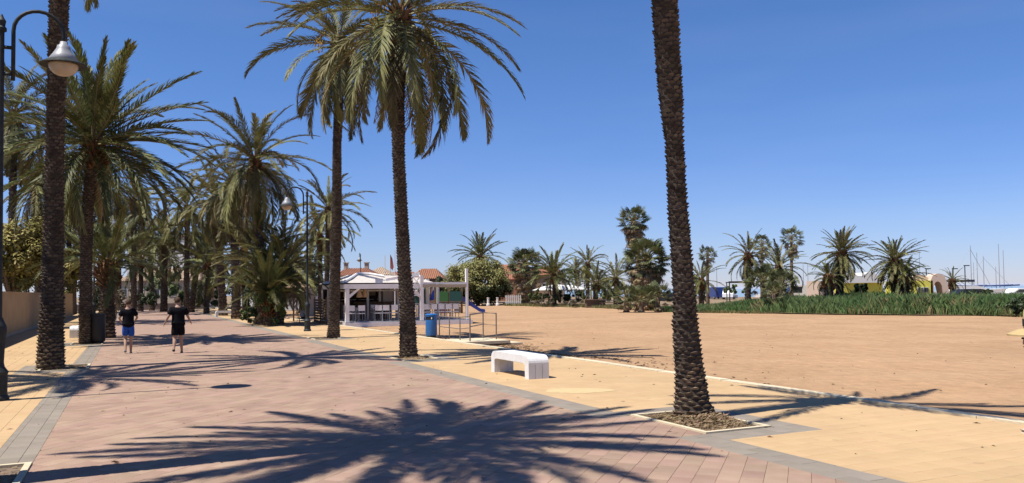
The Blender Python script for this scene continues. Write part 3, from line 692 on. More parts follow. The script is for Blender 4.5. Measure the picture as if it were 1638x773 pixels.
FAN = [fan_mesh(i, False) for i in range(4)]; FAND = [fan_mesh(i+9, True) for i in range(3)]
def fanpalm(label, Y, bx, tx, ty, bw, sc, n, skirt, seed, skirtlen=1.6, group='fan palms beyond the beach', emin=-30):
    r = random.Random(seed); base = G(bx, Y); top = AT(tx, ty, Y)-base
    root = thing('fan_palm', label, 'palm tree', base, 0, group)
    b = MB(); rr = bw/2/F*Y
    pts = [Vector((top.x*t**1.4, top.y*t, top.z*t-(.1 if t == 0 else 0))) for t in [i/12 for i in range(13)]]
    b.tube(pts, [rr*(1.5 if i == 0 else 1.1-.25*i/12) for i in range(13)], 12); b.obj('trunk', M_wood, root, smooth=True)
    for i in range(n):
        f = (i+.5)/n; az = i*2.39996+r.uniform(-.3, .3); el = radians(82+(emin-82)*f**.9+r.uniform(-8, 8)); s_ = sc*r.uniform(.85, 1.1)
        inst('fan_leaf', r.choice(FAN), root, top+Vector((0, 0, .1*r.random())), (r.uniform(-.5, .5), -el, az), (s_, s_, s_))
    for i in range(skirt):
        f = i/max(1, skirt); az = i*2.39996; s_ = sc*r.uniform(.8, 1.1)
        h = -f*skirtlen*sc
        p = top+Vector((top.x*h/top.z*1.2, 0, h))
        o = inst('dry_fan_leaf', r.choice(FAND), root, p, (r.uniform(-.4, .4), radians(r.uniform(8, 35)+40*f), az), (s_*.92,)*3)
    return root
fanpalm('tall leaning fan palm towering over the round fan palm cluster', 80, 1027, 1013, 354, 10, 1.5, 60, 80, 1, 1.1)
fanpalm('stout fan palm with thick dry skirt beside the curving trunk', 72, 1032, 1034, 418, 15, 1.95, 90, 190, 2, 1.35, emin=-45)
fanpalm('fan palm with brown skirt between the olive tree and the arched palm', 105, 841, 840, 424, 13, 2.1, 80, 170, 3, 1.35)
fanpalm('slender small crowned fan palm left of the reeds', 84, 1132, 1132, 408, 5, 0.95, 34, 16, 4, .7)
fanpalm('slender fan palm on the right of the shoreline group', 80, 1267, 1266, 382, 5, 1.1, 36, 24, 5, 1.0)
fanpalm('fan palm half hidden behind the one sided feather palm', 84, 1219, 1219, 392, 5, 1.0, 34, 20, 6, 1.0)
for i, (lab, Y, x, ty, sc, n) in enumerate((('low fan palm shrub left of the stout skirted fan palm', 66, 1002, 476, 1.15, 34), ('low fan palm shrub at the foot of the stout fan palm', 65, 1026, 480, 1.15, 40), ('low fan palm shrub right of the stout fan palm', 67, 1052, 476, 1.2, 36),
                                ('dark fan palm shrub in the middle of the shoreline group', 64, 1222, 452, 1.3, 44), ('low fan palm shrub right of the shoreline group', 62, 1250, 458, 1.2, 40), ('small fan palm shrub behind the reeds at the shoreline group', 60, 1238, 470, .9, 26))):
    fanpalm(lab, Y, x, x, ty, 8, sc, n, 4, 30+i, .3, group='low fan palm shrubs', emin=-10)

# ------------------------------------------------------------------ broadleaf trees and shrubs
def leafmat(name, c1, c2): return mat(name, c1, 0.6, 0.3, col2=c2, scale=0.7, island=0.45, trans=0.2)
L_olive = leafmat('olive_leaves', (0.21, 0.205, 0.065), (0.29, 0.265, 0.10))
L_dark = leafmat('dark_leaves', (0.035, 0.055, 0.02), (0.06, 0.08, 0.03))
L_yell = leafmat('yellow_green_leaves', (0.20, 0.175, 0.04), (0.29, 0.235, 0.065))
L_mid = leafmat('mid_green_leaves', (0.08, 0.11, 0.03), (0.12, 0.15, 0.04))
L_brn = leafmat('dry_grey_leaves', (0.16, 0.125, 0.08), (0.12, 0.11, 0.06))
def tree(name, label, cat, base, wx, wy, ztop, zbot, mleaf, nclump, nleaf, lsz, seed, trunk=True, under=None, group=None):
    r = random.Random(seed); root = thing(name, label, cat, base, 0, group)
    cz = (ztop+zbot)/2; hz = (ztop-zbot)/2; b = MB(); cl = []
    for i in range(nclump):
        a = r.uniform(0, 2*pi); u = r.uniform(-1, 1); q = r.uniform(0.45, 0.93)
        c = Vector((cos(a)*sqrt(1-u*u)*wx*q, sin(a)*sqrt(1-u*u)*wy*q, cz+u*hz*q)); cl.append(c)
        cr_ = min(wx, hz)*r.uniform(.16, .34)
        for k in range(nleaf):
            d = Vector((r.gauss(0, 1), r.gauss(0, 1), r.gauss(0, .8))).normalized()*cr_*r.uniform(.55, 1.08)
            p = c+d; n_ = (d.normalized()+Vector((r.uniform(-.7, .7), r.uniform(-.7, .7), r.uniform(.1, 1.5)))).normalized()
            t = n_.orthogonal().normalized(); t = Matrix.Rotation(r.uniform(0, 6.28), 3, n_) @ t; w = n_.cross(t); s_ = lsz*r.uniform(.6, 1.3)
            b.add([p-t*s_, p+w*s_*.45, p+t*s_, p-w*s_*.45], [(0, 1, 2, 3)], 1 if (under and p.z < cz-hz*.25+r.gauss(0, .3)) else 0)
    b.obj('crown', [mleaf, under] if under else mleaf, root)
    if trunk:
        b = MB(); rt = 0.035*(ztop)+.06
        b.tube([(0, 0, -.3), (.05, 0, zbot*.6), (.1, .05, cz)], [rt*1.3, rt, rt*.5], 8)
        for c in cl[::3][:9]: b.tube([(0.03, 0, zbot*.55), (c*.5+Vector((0, 0, cz*.3))), c], [rt*.6, rt*.35, rt*.12], 5)
        b.obj('trunk', M_wood, root, smooth=True)
    return root
def treepx(name, label, cat, px, Y, w_px, top_py, bot_py, mleaf, nc, nl, ls, seed, trunk=True, group=None, under=None, dep=1.0, zoff=0):
    base = G(px, Y); zt = AT(px, top_py, Y).z; zb = AT(px, bot_py, Y).z; wx = w_px/2/F*Y
    return tree(name, label, cat, base, wx, wx*dep, zt, zb, mleaf, nc, nl, ls, seed, trunk, under, group)
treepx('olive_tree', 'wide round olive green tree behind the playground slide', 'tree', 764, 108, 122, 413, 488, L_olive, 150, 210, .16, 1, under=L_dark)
treepx('garden_tree', 'yellow green tree above the ochre wall at the left edge', 'tree', 22, 43, 150, 346, 462, L_yell, 110, 190, .10, 2, dep=.7)
treepx('garden_tree', 'yellow green tree above the ochre wall right of the first trunk', 'tree', 116, 80, 64, 378, 474, L_yell, 50, 160, .16, 3)
treepx('garden_tree', 'dark green round tree behind the street lamp and cream wall', 'tree', 482, 78, 84, 412, 478, L_dark, 40, 140, .15, 4)
SHR = [('grey brown shrub left of the walker in blue shorts', 205, 76, 46, 456, 496, L_brn), ('dark shrub behind the walker in blue shorts', 236, 80, 34, 452, 494, L_dark), ('bright green shrub behind the walker in black', 292, 88, 26, 462, 490, L_mid),
       ('dark shrub right of the walker in black', 338, 84, 34, 452, 492, L_dark), ('dark shrub at the foot of the hanging palms', 402, 62, 30, 440, 510, L_dark), ('pale dry shrub at the far end of the promenade', 318, 92, 24, 470, 492, L_brn),
       ('leafy shrub at the base of the palm clump', 430, 43.5, 62, 452, 524, L_mid), ('low green shrub left of the palm clump', 402, 46, 34, 488, 516, L_mid), ('dark hedge bush behind the black bins', 152, 64, 50, 450, 500, L_dark),
       ('dark bush beside the far white car', 170, 95, 40, 455, 490, L_dark), ('large dark tree behind the hanging palms', 352, 104, 84, 418, 486, L_dark), ('dark green tree behind the shrub and far bench', 268, 112, 60, 430, 474, L_mid), ('dark green tree behind the bushy clump', 425, 88, 70, 418, 492, L_dark)]
for i, (lab, px, Y, w, t, bo, m) in enumerate(SHR): treepx('shrub', lab, 'shrub', px, Y, w, t, bo, m, 22, 130, .07*Y/45, 50+i, trunk=False, group='shrubs along the left of the beach')
SH2 = [('round bright shrub right of the brown skirted fan palm', 857, 98, 24, 464, 482, L_mid), ('dark clipped shrub before the white parasol', 900, 96, 26, 463, 484, L_dark), ('second dark clipped shrub right of the parasol', 927, 96, 24, 464, 484, L_dark),
       ('long pale shrub at the sand edge below the parasol', 868, 90, 50, 479, 488, L_brn), ('long pale shrub at the sand edge left of the brown cabin', 918, 88, 44, 480, 490, L_brn), ('green tree behind the pergola', 905, 118, 50, 420, 474, L_mid),
       ('green tree left of the fan palm cluster', 972, 104, 40, 444, 482, L_mid), ('leafy tree right of the curving trunk', 1108, 82, 40, 432, 476, L_mid), ('low hedge beyond the reeds with the dark box', 1180, 110, 60, 454, 470, L_mid),
       ('small dark bush beside the motor yacht', 1570, 80, 36, 462, 474, L_dark), ('small bush left of the yellow wing', 1378, 62, 22, 452, 474, L_dark), ('rounded shrub at the right end of the reeds', 1628, 47, 36, 468, 503, L_dark), ('dark trees behind the brown roofs', 706, 118, 24, 442, 470, L_dark), ('green shrub below the parasol on the left', 880, 94, 40, 470, 484, L_dark), ('hedge bush beside the brown cabin', 1000, 92, 50, 462, 486, L_dark)]
for i, (lab, px, Y, w, t, bo, m) in enumerate(SH2): treepx('shrub', lab, 'shrub', px, Y, w, t, bo, m, 20, 120, .13, 80+i, trunk=False, group='shrubs beyond the beach')
# reed bed and low ground cover along the edge of the beach
M_reed = mat('reed_blades', (0.095, 0.165, 0.055), 0.75, 0.1, col2=(0.17, 0.215, 0.09), scale=0.4, island=0.4, trans=0.25)
edge = [(1060, 66), (1120, 63), (1200, 60), (1300, 56), (1400, 53), (1500, 50.5), (1600, 48.5), (1720, 46)]
b = MB(); r = random.Random(5)
for i in range(80000):
    t = r.random()**0.9*(len(edge)-1); k = min(len(edge)-2, int(t)); f = t-k
    px = edge[k][0]*(1-f)+edge[k+1][0]*f; Y0 = edge[k][1]*(1-f)+edge[k+1][1]*f
    dd = r.random()**1.1*7; p = G(px, Y0+dd); rag = 1.1*noise.noise(Vector((p.x*.55, 7, 0)))+.7*noise.noise(Vector((p.x*2.1, 3, 0)))
    if dd < .5+rag and r.random() < .9: continue
    hmax = (1.2+.45*noise.noise(Vector((p.x*.35, p.y*.35, 0))))*min(1, .25+.75*max(0, (px-1095)/170))
    straw = noise.noise(Vector((p.x*.9, p.y*.9, 5)))+r.gauss(0, .2) > .42; h = hmax*r.uniform(.45, 1.0)*(1.18 if r.random() < .04 else 1)*min(1, .35+dd*.45); a = r.uniform(0, 6.28); w = .017; lx, ly = r.gauss(0, .22)*h, r.gauss(0, .22)*h
    b.add([(p.x-cos(a)*w, p.y-sin(a)*w, -.15), (p.x+cos(a)*w, p.y+sin(a)*w, -.15), (p.x+lx*.5+cos(a)*w*.8, p.y+ly*.5+sin(a)*w*.8, h*.6), (p.x+lx*1.4, p.y+ly*1.4, h)], [(0, 1, 2), (0, 2, 3)], 1 if straw else 0)
b.obj('reeds', [M_reed, mat('straw_reed_blades', (.26, .23, .11), .8, .1, island=.35, trans=.2)], kind='stuff', label='dense belt of green reeds along the far edge of the sand', category='reeds')
M_dryg = mat('dry_grass', (0.22, 0.19, 0.08), 0.8, 0.2, col2=(0.14, 0.15, 0.06), scale=0.5, island=0.4, trans=0.2)
b = MB()
ed2 = [(805, 104), (860, 96), (940, 88), (1000, 76), (1060, 70), (1130, 63.5), (1200, 60.5), (1640, 48.5)]
for i in range(16000):
    t = r.random()*(len(ed2)-1); k = min(len(ed2)-2, int(t)); f = t-k
    px = ed2[k][0]*(1-f)+ed2[k+1][0]*f; Y0 = ed2[k][1]*(1-f)+ed2[k+1][1]*f
    dd = r.random()*(9 if k < 5 else 2)-1; p = G(px, Y0+dd); h = r.uniform(.1, .38) if k < 5 else r.uniform(.08, .25); a = r.uniform(0, 6.28); w = .05
    b.add([(p.x-cos(a)*w, p.y-sin(a)*w, -.15), (p.x+cos(a)*w, p.y+sin(a)*w, -.15), (p.x+r.gauss(0, .12), p.y+r.gauss(0, .12), h-.1)], [(0, 1, 2)])
b.obj('dry_grass', M_dryg, kind='stuff', label='thin dry grass where the sand meets the planting', category='grass')
# earth behind the beach edge, a sheet above the sand
b = MB(); front = [(770, 112), (860, 98), (940, 90), (1000, 78), (1060, 70), (1120, 63), (1200, 60), (1300, 56), (1400, 53), (1500, 50.5), (1600, 48.5), (1900, 44)]
vs = [G(x, y) for x, y in front]; vs = [(v.x, v.y, -.05) for v in vs]; bk = [(v[0]*2.4+3, 175, -.05) for v in vs]
b.add(vs+bk, [(i, i+1, len(vs)+i+1, len(vs)+i) for i in range(len(vs)-1)]); b.obj('planted_ground', M_earth, kind='structure')
# ------------------------------------------------------------------ street lamps
def lamp_proto(loc, rz, label, H=6.38, d=1.0):
    """local +x is the side the arm reaches to"""
    root = thing('street_lamp', label, 'street lamp', loc, rz, 'gooseneck street lamps')
    b = MB(); b.lathe((0, 0, 0), [(.17, -.05), (.17, .05), (.14, .10), (.14, .42), (.155, .47), (.10, .55), (.085, .62), (.10, .95), (.125, 1.15), (.12, 1.22), (.075, 1.32), (.07, 1.36)], 16); b.obj('base', M_iron, root, smooth=False)
    b = MB(); b.lathe((0, 0, 0), [(.054, 1.3), (.048, 3.5), (.042, H-.25), (.075, H-.23), (.075, H-.18), (.05, H-.15), (.065, H-.06), (.03, H), (.012, H+.05)], 14); b.obj('post', M_iron, root, smooth=False)
    pts = [(.17, 0, H-1.05), (.17, 0, H-.35)]
    for i in range(13):
        a = pi-pi*i/12; pts.append((.17+.37*(1+cos(a)), 0, H-.20+.37*sin(a)))
    pts += [(.91, 0, H-.24), (.91, 0, H-.33)]
    b = MB(); b.tube(pts, .032, 8)
    for z in (H-.95, H-.5): b.box((.09, 0, z), (.14, .05, .05))
    b.obj('arm', M_iron, root, smooth=True)
    hx = .91; hz = H-.33
    b = MB(); b.lathe((hx, 0, hz), [(.055, .02), (.065, -.03), (.10, -.05), (.11, -.10), (.17, -.20), (.24, -.30), (.235, -.31)], 22); b.obj('shade', M_lampw, root, smooth=True)
    b = MB(); b.lathe((hx, 0, hz), [(.235, -.30), (.365, -.375), (.37, -.39), (.24, -.37)], 26); b.obj('brim', M_iron, root, smooth=False)
    m = mat('lamp_glass', (0.62, 0.52, 0.40), 0.25, 0.5, col2=(.5, .4, .3), scale=5, trans=.3)
    b = MB(); b.lathe((hx, 0, hz), [(.235, -.372)]+[(.235*cos(a), -.375-.20*sin(a)) for a in [radians(x) for x in (5, 20, 35, 50, 65, 78, 88)]], 20); b.obj('globe', m, root, smooth=True)
    return root
L1 = lamp_proto(GP(-4, 641), TH, 'tall black gooseneck lamp nearest at the left edge with grey bell shade')
copy_thing(L1, W(7.25, 37.5), TH+pi, 'black gooseneck lamp right of the bushy palm clump')
copy_thing(L1, W(-1.9, 51.0), TH, 'distant gooseneck lamp half hidden by the stout palm on the left')
copy_thing(L1, G(577, 98), 1.9, 'far gooseneck lamp above the roof of the beach bar')

# ------------------------------------------------------------------ benches
def bench_proto(loc, rz, label):
    """length along local y (1.8), width along x (.44)"""
    root = thing('bench', label, 'bench', loc, rz, 'white concrete benches')
    Lh, H, rc = .90, .45, .14; strips = ((-.22, -.085), (-.07, .07), (.085, .22))
    prof = [(-Lh, .27)]
    for i in range(6): a = pi-pi/2*i/5; prof.append((-Lh+rc+rc*cos(a)+.02*i/5, H-rc+rc*sin(a)))
    prof += [(-y, z) for y, z in reversed(prof)]
    th = .15; inner = [(Lh-.17, .27), (Lh-.20, H-th-.02), (Lh-.24, H-th), (-Lh+.24, H-th), (-Lh+.20, H-th-.02), (-Lh+.17, .27)]
    b = MB()
    for x0, x1 in strips: b.prism([(x0, y, z) for y, z in prof+inner], (x1-x0, 0, 0))
    b.prism([(-.21, y*.992, z-.008 if z > .3 else z) for y, z in prof+inner], (.42, 0, 0)); b.obj('seat', M_conc, root)
    for sg in (-1, 1):
        b = MB()
        for x0, x1 in strips: b.box(((x0+x1)/2, sg*(Lh-.085), .1325), (x1-x0, .17, .275))
        b.box((0, sg*(Lh-.088), .132), (.40, .15, .272)); b.obj('leg', M_conc, root)
    return root
B1 = bench_proto(W(7.15, 15.0), TH, 'white concrete bench on the yellow paving between the two right hand trunks')
copy_thing(B1, GP(123, 539)+Vector((0, 0, 0)), TH, 'white concrete bench half hidden behind the second left hand trunk')
copy_thing(B1, W(-.0, 98), TH+pi/2, 'far white bench across the end of the promenade')
copy_thing(B1, W(6.7, 66), TH+pi/2, 'distant white block bench at the foot of the hanging palms')

# ------------------------------------------------------------------ bins
def bin_(loc, rz, label, m, mb, r=.21, H=.86):
    root = thing('litter_bin', label, 'litter bin', loc, rz)
    b = MB(); b.lathe((0, 0, 0), [(r*.78, .0), (r*.80, .09), (r*.82, .095)], 20); b.obj('foot', mb, root)
    b = MB(); n = 28; z0, z1, zo0, zo1 = .085, H-.055, H-.22, H-.10; vs = []; fs = []
    zs = [z0, z0+.04, zo0, zo1, z1]; rr = [r*.93, r, r, r, r]
    for z, q in zip(zs, rr):
        for j in range(n): vs.append((q*cos(2*pi*j/n), q*sin(2*pi*j/n), z))
    for i in range(4):
        for j in range(n):
            if i == 2 and 10 <= j <= 16: continue
            fs.append((i*n+j, i*n+(j+1) % n, (i+1)*n+(j+1) % n, (i+1)*n+j))
    fs.append(tuple(range(n-1, -1, -1))); b.add(vs, fs); b.obj('body', m, root, smooth=True)
    b = MB(); b.lathe((0, 0, 0), [(r*.9, .12), (r*.93, H-.07)], 20); b.obj('liner', M_black, root)
    b = MB(); b.lathe((0, 0, 0), [(r, H-.056), (r*1.07, H-.05), (r*1.07, H-.02), (r*.9, H+.005), (r*.3, H+.015)], 28); b.obj('lid', m, root, smooth=False)
    return root
pb = GP(690, 540.5)
o = bin_(pb, radians(80), 'round blue litter bin beside the beach handrail', M_blue, M_black, .215, .89)
# small white sticker on its body
b = MB(); b.prism([(.217*cos(a), .217*sin(a), z) for a, z in ((radians(-165), .70), (radians(-155), .70), (radians(-155), .77), (radians(-165), .77))], (0.003, .003, 0)); b.obj('sticker', M_white, o)
bin_(GP(157, 550), 0, 'tall black bin behind the second left hand trunk', M_black, M_black, .23, 1.06)
bin_(GP(178, 514), 0, 'far black bin left of the walker in blue shorts', M_black, M_black, .27, 1.0)

# ------------------------------------------------------------------ low wall, left
wl = thing('garden_wall', 'long low ochre plaster wall along the left of the promenade', 'wall', W(qW, 0), TH)
b = MB(); b.box((-.15, 40, .93), (.30, 84, 1.90)); b.obj('wall', M_wall, wl)
b = MB(); b.box((-.15, 40, 1.905), (.36, 84.1, .06)); b.obj('coping', M_wall, wl)
b = MB(); b.box((-.15, 40, .06), (.312, 84.05, .16)); b.obj('plinth', M_plast, wl)
# soil strip and shrubs behind far end
lw = thing('low_wall', 'low stone wall closing the far end of the promenade', 'wall', W(1, SEND-7), TH)
b = MB(); b.box((-6, 0, .35), (26, .4, .7)); b.obj('wall', mat('grey_stone', (.2, .17, .14), .9, .1, col2=(.3, .26, .2), scale=2), lw)
b = MB(); b.box((-6, 0, .73), (26.2, .5, .08)); b.obj('coping', M_plast, lw)

# ------------------------------------------------------------------ ramp platform and handrails
pf = thing('beach_ramp', 'low concrete landing stepping down to the sand by the handrails', 'ramp', (0, 0, 0))
c1 = GP(752, 548); c2 = GP(800, 549)
q1_, s1_ = QS(c1); q2_, s2_ = QS(c2)
b = MB(); p0 = W(qK1+.01, s1_-.1); 
b.box(W(qK1+.86, s1_+.85, -.02), (1.7, 1.9, .10), TH); b.obj('slab', M_kerb, pf)
b = MB(); b.box(W(qK1+1.95, s1_+.85, -.10), (.45, 1.9, .08), TH); b.obj('step', M_kerb, pf)
hr = thing('handrail', 'brown steel handrails on both sides of the beach ramp', 'handrail', (0, 0, 0))
def bar(pts, r=.022):
    b = MB(); b.tube(pts, r, 6); return b
hA = [GP(703, 540.5), GP(719, 543), GP(736, 545.5)]; hB = [GP(752, 547.5), AT(773, 540, 29.2), AT(794, 546, 28.6)]
for p in hA: bar([(p.x, p.y, -.1), (p.x, p.y, .80)]).obj('post', M_steel, hr)
zt = .93
for p in hB: bar([(p.x, p.y, -.1), (p.x, p.y, zt)], .026).obj('post', M_steel, hr)
bar([(hA[0].x, hA[0].y, .80), (hA[1].x, hA[1].y, .80), (hA[2].x, hA[2].y, .82), (hB[0].x, hB[0].y, zt-.06)]).obj('rail', M_steel, hr)
bar([(hA[0].x, hA[0].y, .42), (hA[2].x, hA[2].y, .42), (hB[0].x, hB[0].y, .48)], .016).obj('rail', M_steel, hr)
bar([(hB[0].x, hB[0].y, zt), (hB[1].x, hB[1].y, zt+.02), (hB[2].x, hB[2].y, zt)], .028).obj('rail', M_steel, hr)
bar([(hB[0].x, hB[0].y, .52), (hB[1].x, hB[1].y, .54), (hB[2].x, hB[2].y, .52)], .02).obj('rail', M_steel, hr)

# ------------------------------------------------------------------ beach bar. local x along Q, local y along P, origin left front corner
BO = W(10.45, 43.6); BZ = .12
def bar_thing(name, label, cat, x, y, z=0.0, rz=0.0, group=None):
    p = BO + Q*x + P*y; return thing(name, label, cat, (p.x, p.y, z), TH+rz, group)
kio = bar_thing('beach_bar', 'white open sided beach bar with reed roof standing on the sand', 'beach bar', 0, 0)
for k in range(24):
    b = MB(); b.box((.15+k*.305, 3.1, .05), (.298, 6.2, .16)); b.obj('deck_plank', mat('pale_deck', (.58, .55, .52), .85, .2, col2=(.48, .45, .42), scale=3, rnd=.1), kio)
b = MB(); b.box((3.65, -.12, -.02), (7.4, .08, .22)); b.obj('deck_edge', M_white, kio)
Hh = 2.06
def post(x, y, h, w=.17, m=M_white, z0=.13): b = MB(); b.box((x, y, z0+(h-z0)/2), (w, w, h-z0)); b.obj('post', m, kio)
post(.12, .1, Hh-.14, .21); post(4.35, .1, 2.66, .2); post(7.1, .1, 3.05, .14); post(2.2, 3.6, Hh, .13); post(.12, 4.6, Hh, .16); post(5.7, 3.0, 2.5, .2); post(7.1, 5.0, 2.3, .14); post(.12, 6.1, Hh, .16); post(4.35, 4.6, Hh, .14); post(3.2, 4.6, Hh, .12)
b = MB(); b.box((2.2, .1, Hh), (4.5, .16, .26)); b.obj('front_beam', M_white, kio)
b = MB(); b.box((.12, 3.1, Hh+.004), (.16, 5.9, .24)); b.obj('side_beam', M_white, kio)
b = MB(); b.box((2.2, 3.2, 1.84), (4.2, .08, .10)); b.obj('inner_beam', M_white, kio)
# knee braces
for x0, x1 in ((.2, .72), (4.27, 3.75)):
    b = MB(); b.prism([(x0, .06, 1.38), (x0, .06, 1.58), (x1, .06, Hh-.10), (x1+.14*(1 if x1 > x0 else -1), .06, Hh-.12)], (0, .09, 0)); b.obj('brace', M_white, kio)
# ceiling of reeds and hipped reed roof
b = MB(); b.box((2.25, 3.2, Hh-.16+.17), (4.1, 5.8, .06)); b.obj('ceiling', M_thatch, kio)
zr = Hh+.20
b = MB(); b.add([(-.15, .35, zr), (5.2, .35, zr), (5.2, 6.4, zr), (-.15, 6.4, zr), (1.2, 2.4, zr+.52), (4.6, 2.4, zr+.40), (4.6, 4.6, zr+.42), (1.2, 4.6, zr+.52)],
      [(0, 1, 5, 4), (1, 2, 6, 5), (2, 3, 7, 6), (3, 0, 4, 7), (4, 5, 6, 7), (3, 2, 1, 0)]); b.obj('roof', M_reedr, kio)
b = MB(); b.tube([(.1, .5, zr+.10), (.6, 1.2, zr+.30), (1.3, 2.4, zr+.57), (2.0, 2.4, zr+.55), (2.7, 1.9, zr+.40)], .07, 6); b.obj('ridge_cap', M_white, kio)
b = MB(); b.prism([(2.3, .2, Hh+.28), (4.3, .2, Hh+.60), (4.3, .2, Hh+.78), (2.3, .2, Hh+.42)], (0, .1, 0)); b.obj('barge_board', M_white, kio)
b = MB(); b.box((1.95, .28, Hh+.30), (.42, .06, .26)); b.obj('sign_board', mat('grey_sign', (.4, .4, .45), .7), kio)
# lattice screen between the bays
b = MB(); 
for z in (1.55, 2.06, 2.57): b.box((4.05, .08, z), (.52, .06, .07))
for x in (3.82,): b.box((x, .08, 2.06), (.06, .06, 1.02))
for k in range(2):
    z0 = 1.57+k*.51
    b.tube([(3.85, .08, z0), (4.26, .08, z0+.48)], .025, 4); b.tube([(4.26, .08, z0), (3.85, .08, z0+.48)], .025, 4)
    b.lathe((4.05, .08, z0+.2), [(.10, 0), (.10, .06)], 8)
b.obj('lattice', M_white, kio)
# right bay: canvas canopy in a light frame
b = MB(); b.box((5.72, .1, 2.22), (2.74, .12, .10)); b.obj('canopy_frame', M_white, kio)
b = MB(); n = 10; vs = []; fs = []
for j in range(n+1):
    for i in range(9):
        x = 4.4+2.64*i/8; y = .05+4.9*j/n; vs.append((x, y, 2.12-.05*sin(pi*i/8)-.06*abs(sin(pi*j/n*3))))
for j in range(n):
    for i in range(8): a = j*9+i; fs.append((a, a+1, a+10, a+9))
b.add(vs, fs); b.add([(4.4, -.02, 2.16), (7.04, -.02, 2.16), (7.04, -.02, 1.98), (4.4, -.02, 1.98)], [(0, 1, 2, 3)]); b.obj('canopy', M_canvas, kio)
b = MB(); b.box((7.1, 2.6, 2.16), (.10, 5.0, .09)); b.box((5.72, 5.05, 2.14), (2.7, .1, .1)); b.obj('canopy_frame', M_white, kio)
# bar counter, back wall, shelves
b = MB(); b.box((2.2, 6.05, 1.25), (4.2, .12, 2.24)); b.obj('back_wall', M_dark, kio)
b = MB(); b.box((2.4, 4.6, .62), (3.0, .5, .98)); b.box((2.4, 4.5, 1.14), (3.2, .75, .06)); b.obj('counter', M_timb, kio)
for k in range(3):
    b = MB(); b.box((1.6+k*1.1, 5.85, 1.3), (.9, .28, .04)); b.obj('shelf', M_plasw, kio)
b = MB(); b.box((3.75, 5.0, 1.35), (.55, .5, .9)); b.obj('cupboard', M_plasw, kio)
b = MB(); b.box((1.5, 5.5, 1.75), (.5, .04, .35)); b.box((3.0, 5.5, 1.8), (.4, .04, .5)); b.obj('menu_boards', M_canvas, kio)
b = MB()
for k in range(9): b.box((4.35, .6+k*.47, .55), (.03, .03, .9))
b.obj('screen', M_white, kio)
# side railing timber
sf = bar_thing('timber_screen', 'dark timber slat screen beside the beach bar', 'fence', -.75, 3.0)
for k in range(9): b = MB(); b.box((0, 0, .12+k*.15), (.05, 3.2, .11)); b.obj('slat', M_timb, sf)
for y in (-1.6, 0, 1.6): b = MB(); b.box((.05, y, .75), (.07, .07, 1.5)); b.obj('post', M_timb, sf)
# woven lamps hang from the ceiling
wlm = MB(); wlm.lathe((0, 0, 0), [(.02, .36), (.05, .34), (.12, .12), (.17, -.12), (.13, -.14)], 12); wlm.tube([(0, 0, .34), (0, 0, .55)], .01, 4); wme = wlm.mesh('woven_lamp', M_thatch)
for i, (x, y) in enumerate(((.95, .7), (1.3, .9), (3.3, .7), (3.8, 1.1), (.7, 2.8))):
    p = BO+Q*x+P*y; o = inst('woven_lamp', wme, None, (p.x, p.y, 1.60), (0, 0, 0))
    tag(o, ('leftmost woven cone lamp hanging in the beach bar', 'second woven cone lamp from the left in the beach bar', 'third woven cone lamp hanging in the beach bar', 'rightmost woven cone lamp hanging in the beach bar', 'woven cone lamp hanging deepest in the beach bar')[i], 'lamp', 'woven lamps in the beach bar')
# chairs
def chair_proto(p, rz, label):
    root = thing('chair', label, 'chair', p, rz, 'white chairs on the beach bar deck')
    b = MB(); b.box((0, 0, .45), (.42, .42, .04)); b.obj('seat', M_white, root)
    b = MB(); b.box((0, -.2, .74), (.42, .03, .30)); b.obj('backrest', M_white, root)
    for sx in (-1, 1):
        for sy in (-1, 1):
            h = .90 if sy < 0 else .64
            b = MB(); b.box((sx*.20, sy*.20, h/2), (.03, .03, h)); b.obj('leg', M_lampw, root)
    b = MB()
    for sx in (-1, 1): b.box((sx*.20, 0, .655), (.035, .42, .025))
    b.obj('armrest', M_white, root)
    return root
ch = [(.42, .55, 0), (.95, .5, .1), (1.95, .55, -.1), (2.35, .5, 0), (2.85, .55, .05), (3.55, .5, 0), (3.95, .55, .1), (4.75, .6, 0), (5.15, .5, .1), (5.65, .55, -.1), (6.05, .5, 0), (6.5, .6, .15), (.6, 1.9, 3.1), (2.2, 2.0, 3.2), (3.7, 2.0, 3.1), (5.0, 1.9, 3.0), (6.1, 1.9, 3.2), (5.5, 3.4, 1.5)]
nm = ['outermost left', 'second', 'third', 'fourth', 'fifth', 'sixth', 'seventh', 'eighth', 'ninth', 'tenth', 'eleventh', 'outermost right']
c0 = None
for i, (x, y, rz) in enumerate(ch):
    p = BO+Q*x+P*y; p = Vector((p.x, p.y, .13))
    lab = f'{nm[i]} white chair in the front row on the bar deck' if i < 12 else ['white chair facing out at the leftmost bar table', 'white chair facing out at the second bar table', 'white chair facing out at the bar table by the lattice', 'white chair facing out under the canvas canopy, left', 'white chair facing out under the canvas canopy, right', 'white chair turned sideways deep under the canopy'][i-12]
    if c0 is None: c0 = chair_proto(p, TH+rz, lab)
    else: copy_thing(c0, p, TH+rz, lab)
t0 = None
for i, (x, y) in enumerate(((.7, 1.2), (2.2, 1.25), (3.75, 1.25), (5.0, 1.25), (6.1, 1.25))):
    p = BO+Q*x+P*y; p = Vector((p.x, p.y, .13)); lab = ('leftmost bar table behind the front chairs', 'second bar table from the left', 'bar table in front of the lattice screen', 'left bar table under the canvas canopy', 'right bar table under the canvas canopy')[i]
    if t0 is None:
        t0 = thing('table', lab, 'table', p, TH, 'square tables on the beach bar deck')
        b = MB(); b.box((0, 0, .73), (.7, .7, .035)); b.obj('tabletop', M_white, t0)
        for sx in (-1, 1):
            for sy in (-1, 1): b = MB(); b.box((sx*.31, sy*.31, .355), (.04, .04, .71)); b.obj('leg', M_lampw, t0)
    else: copy_thing(t0, p, TH, lab)
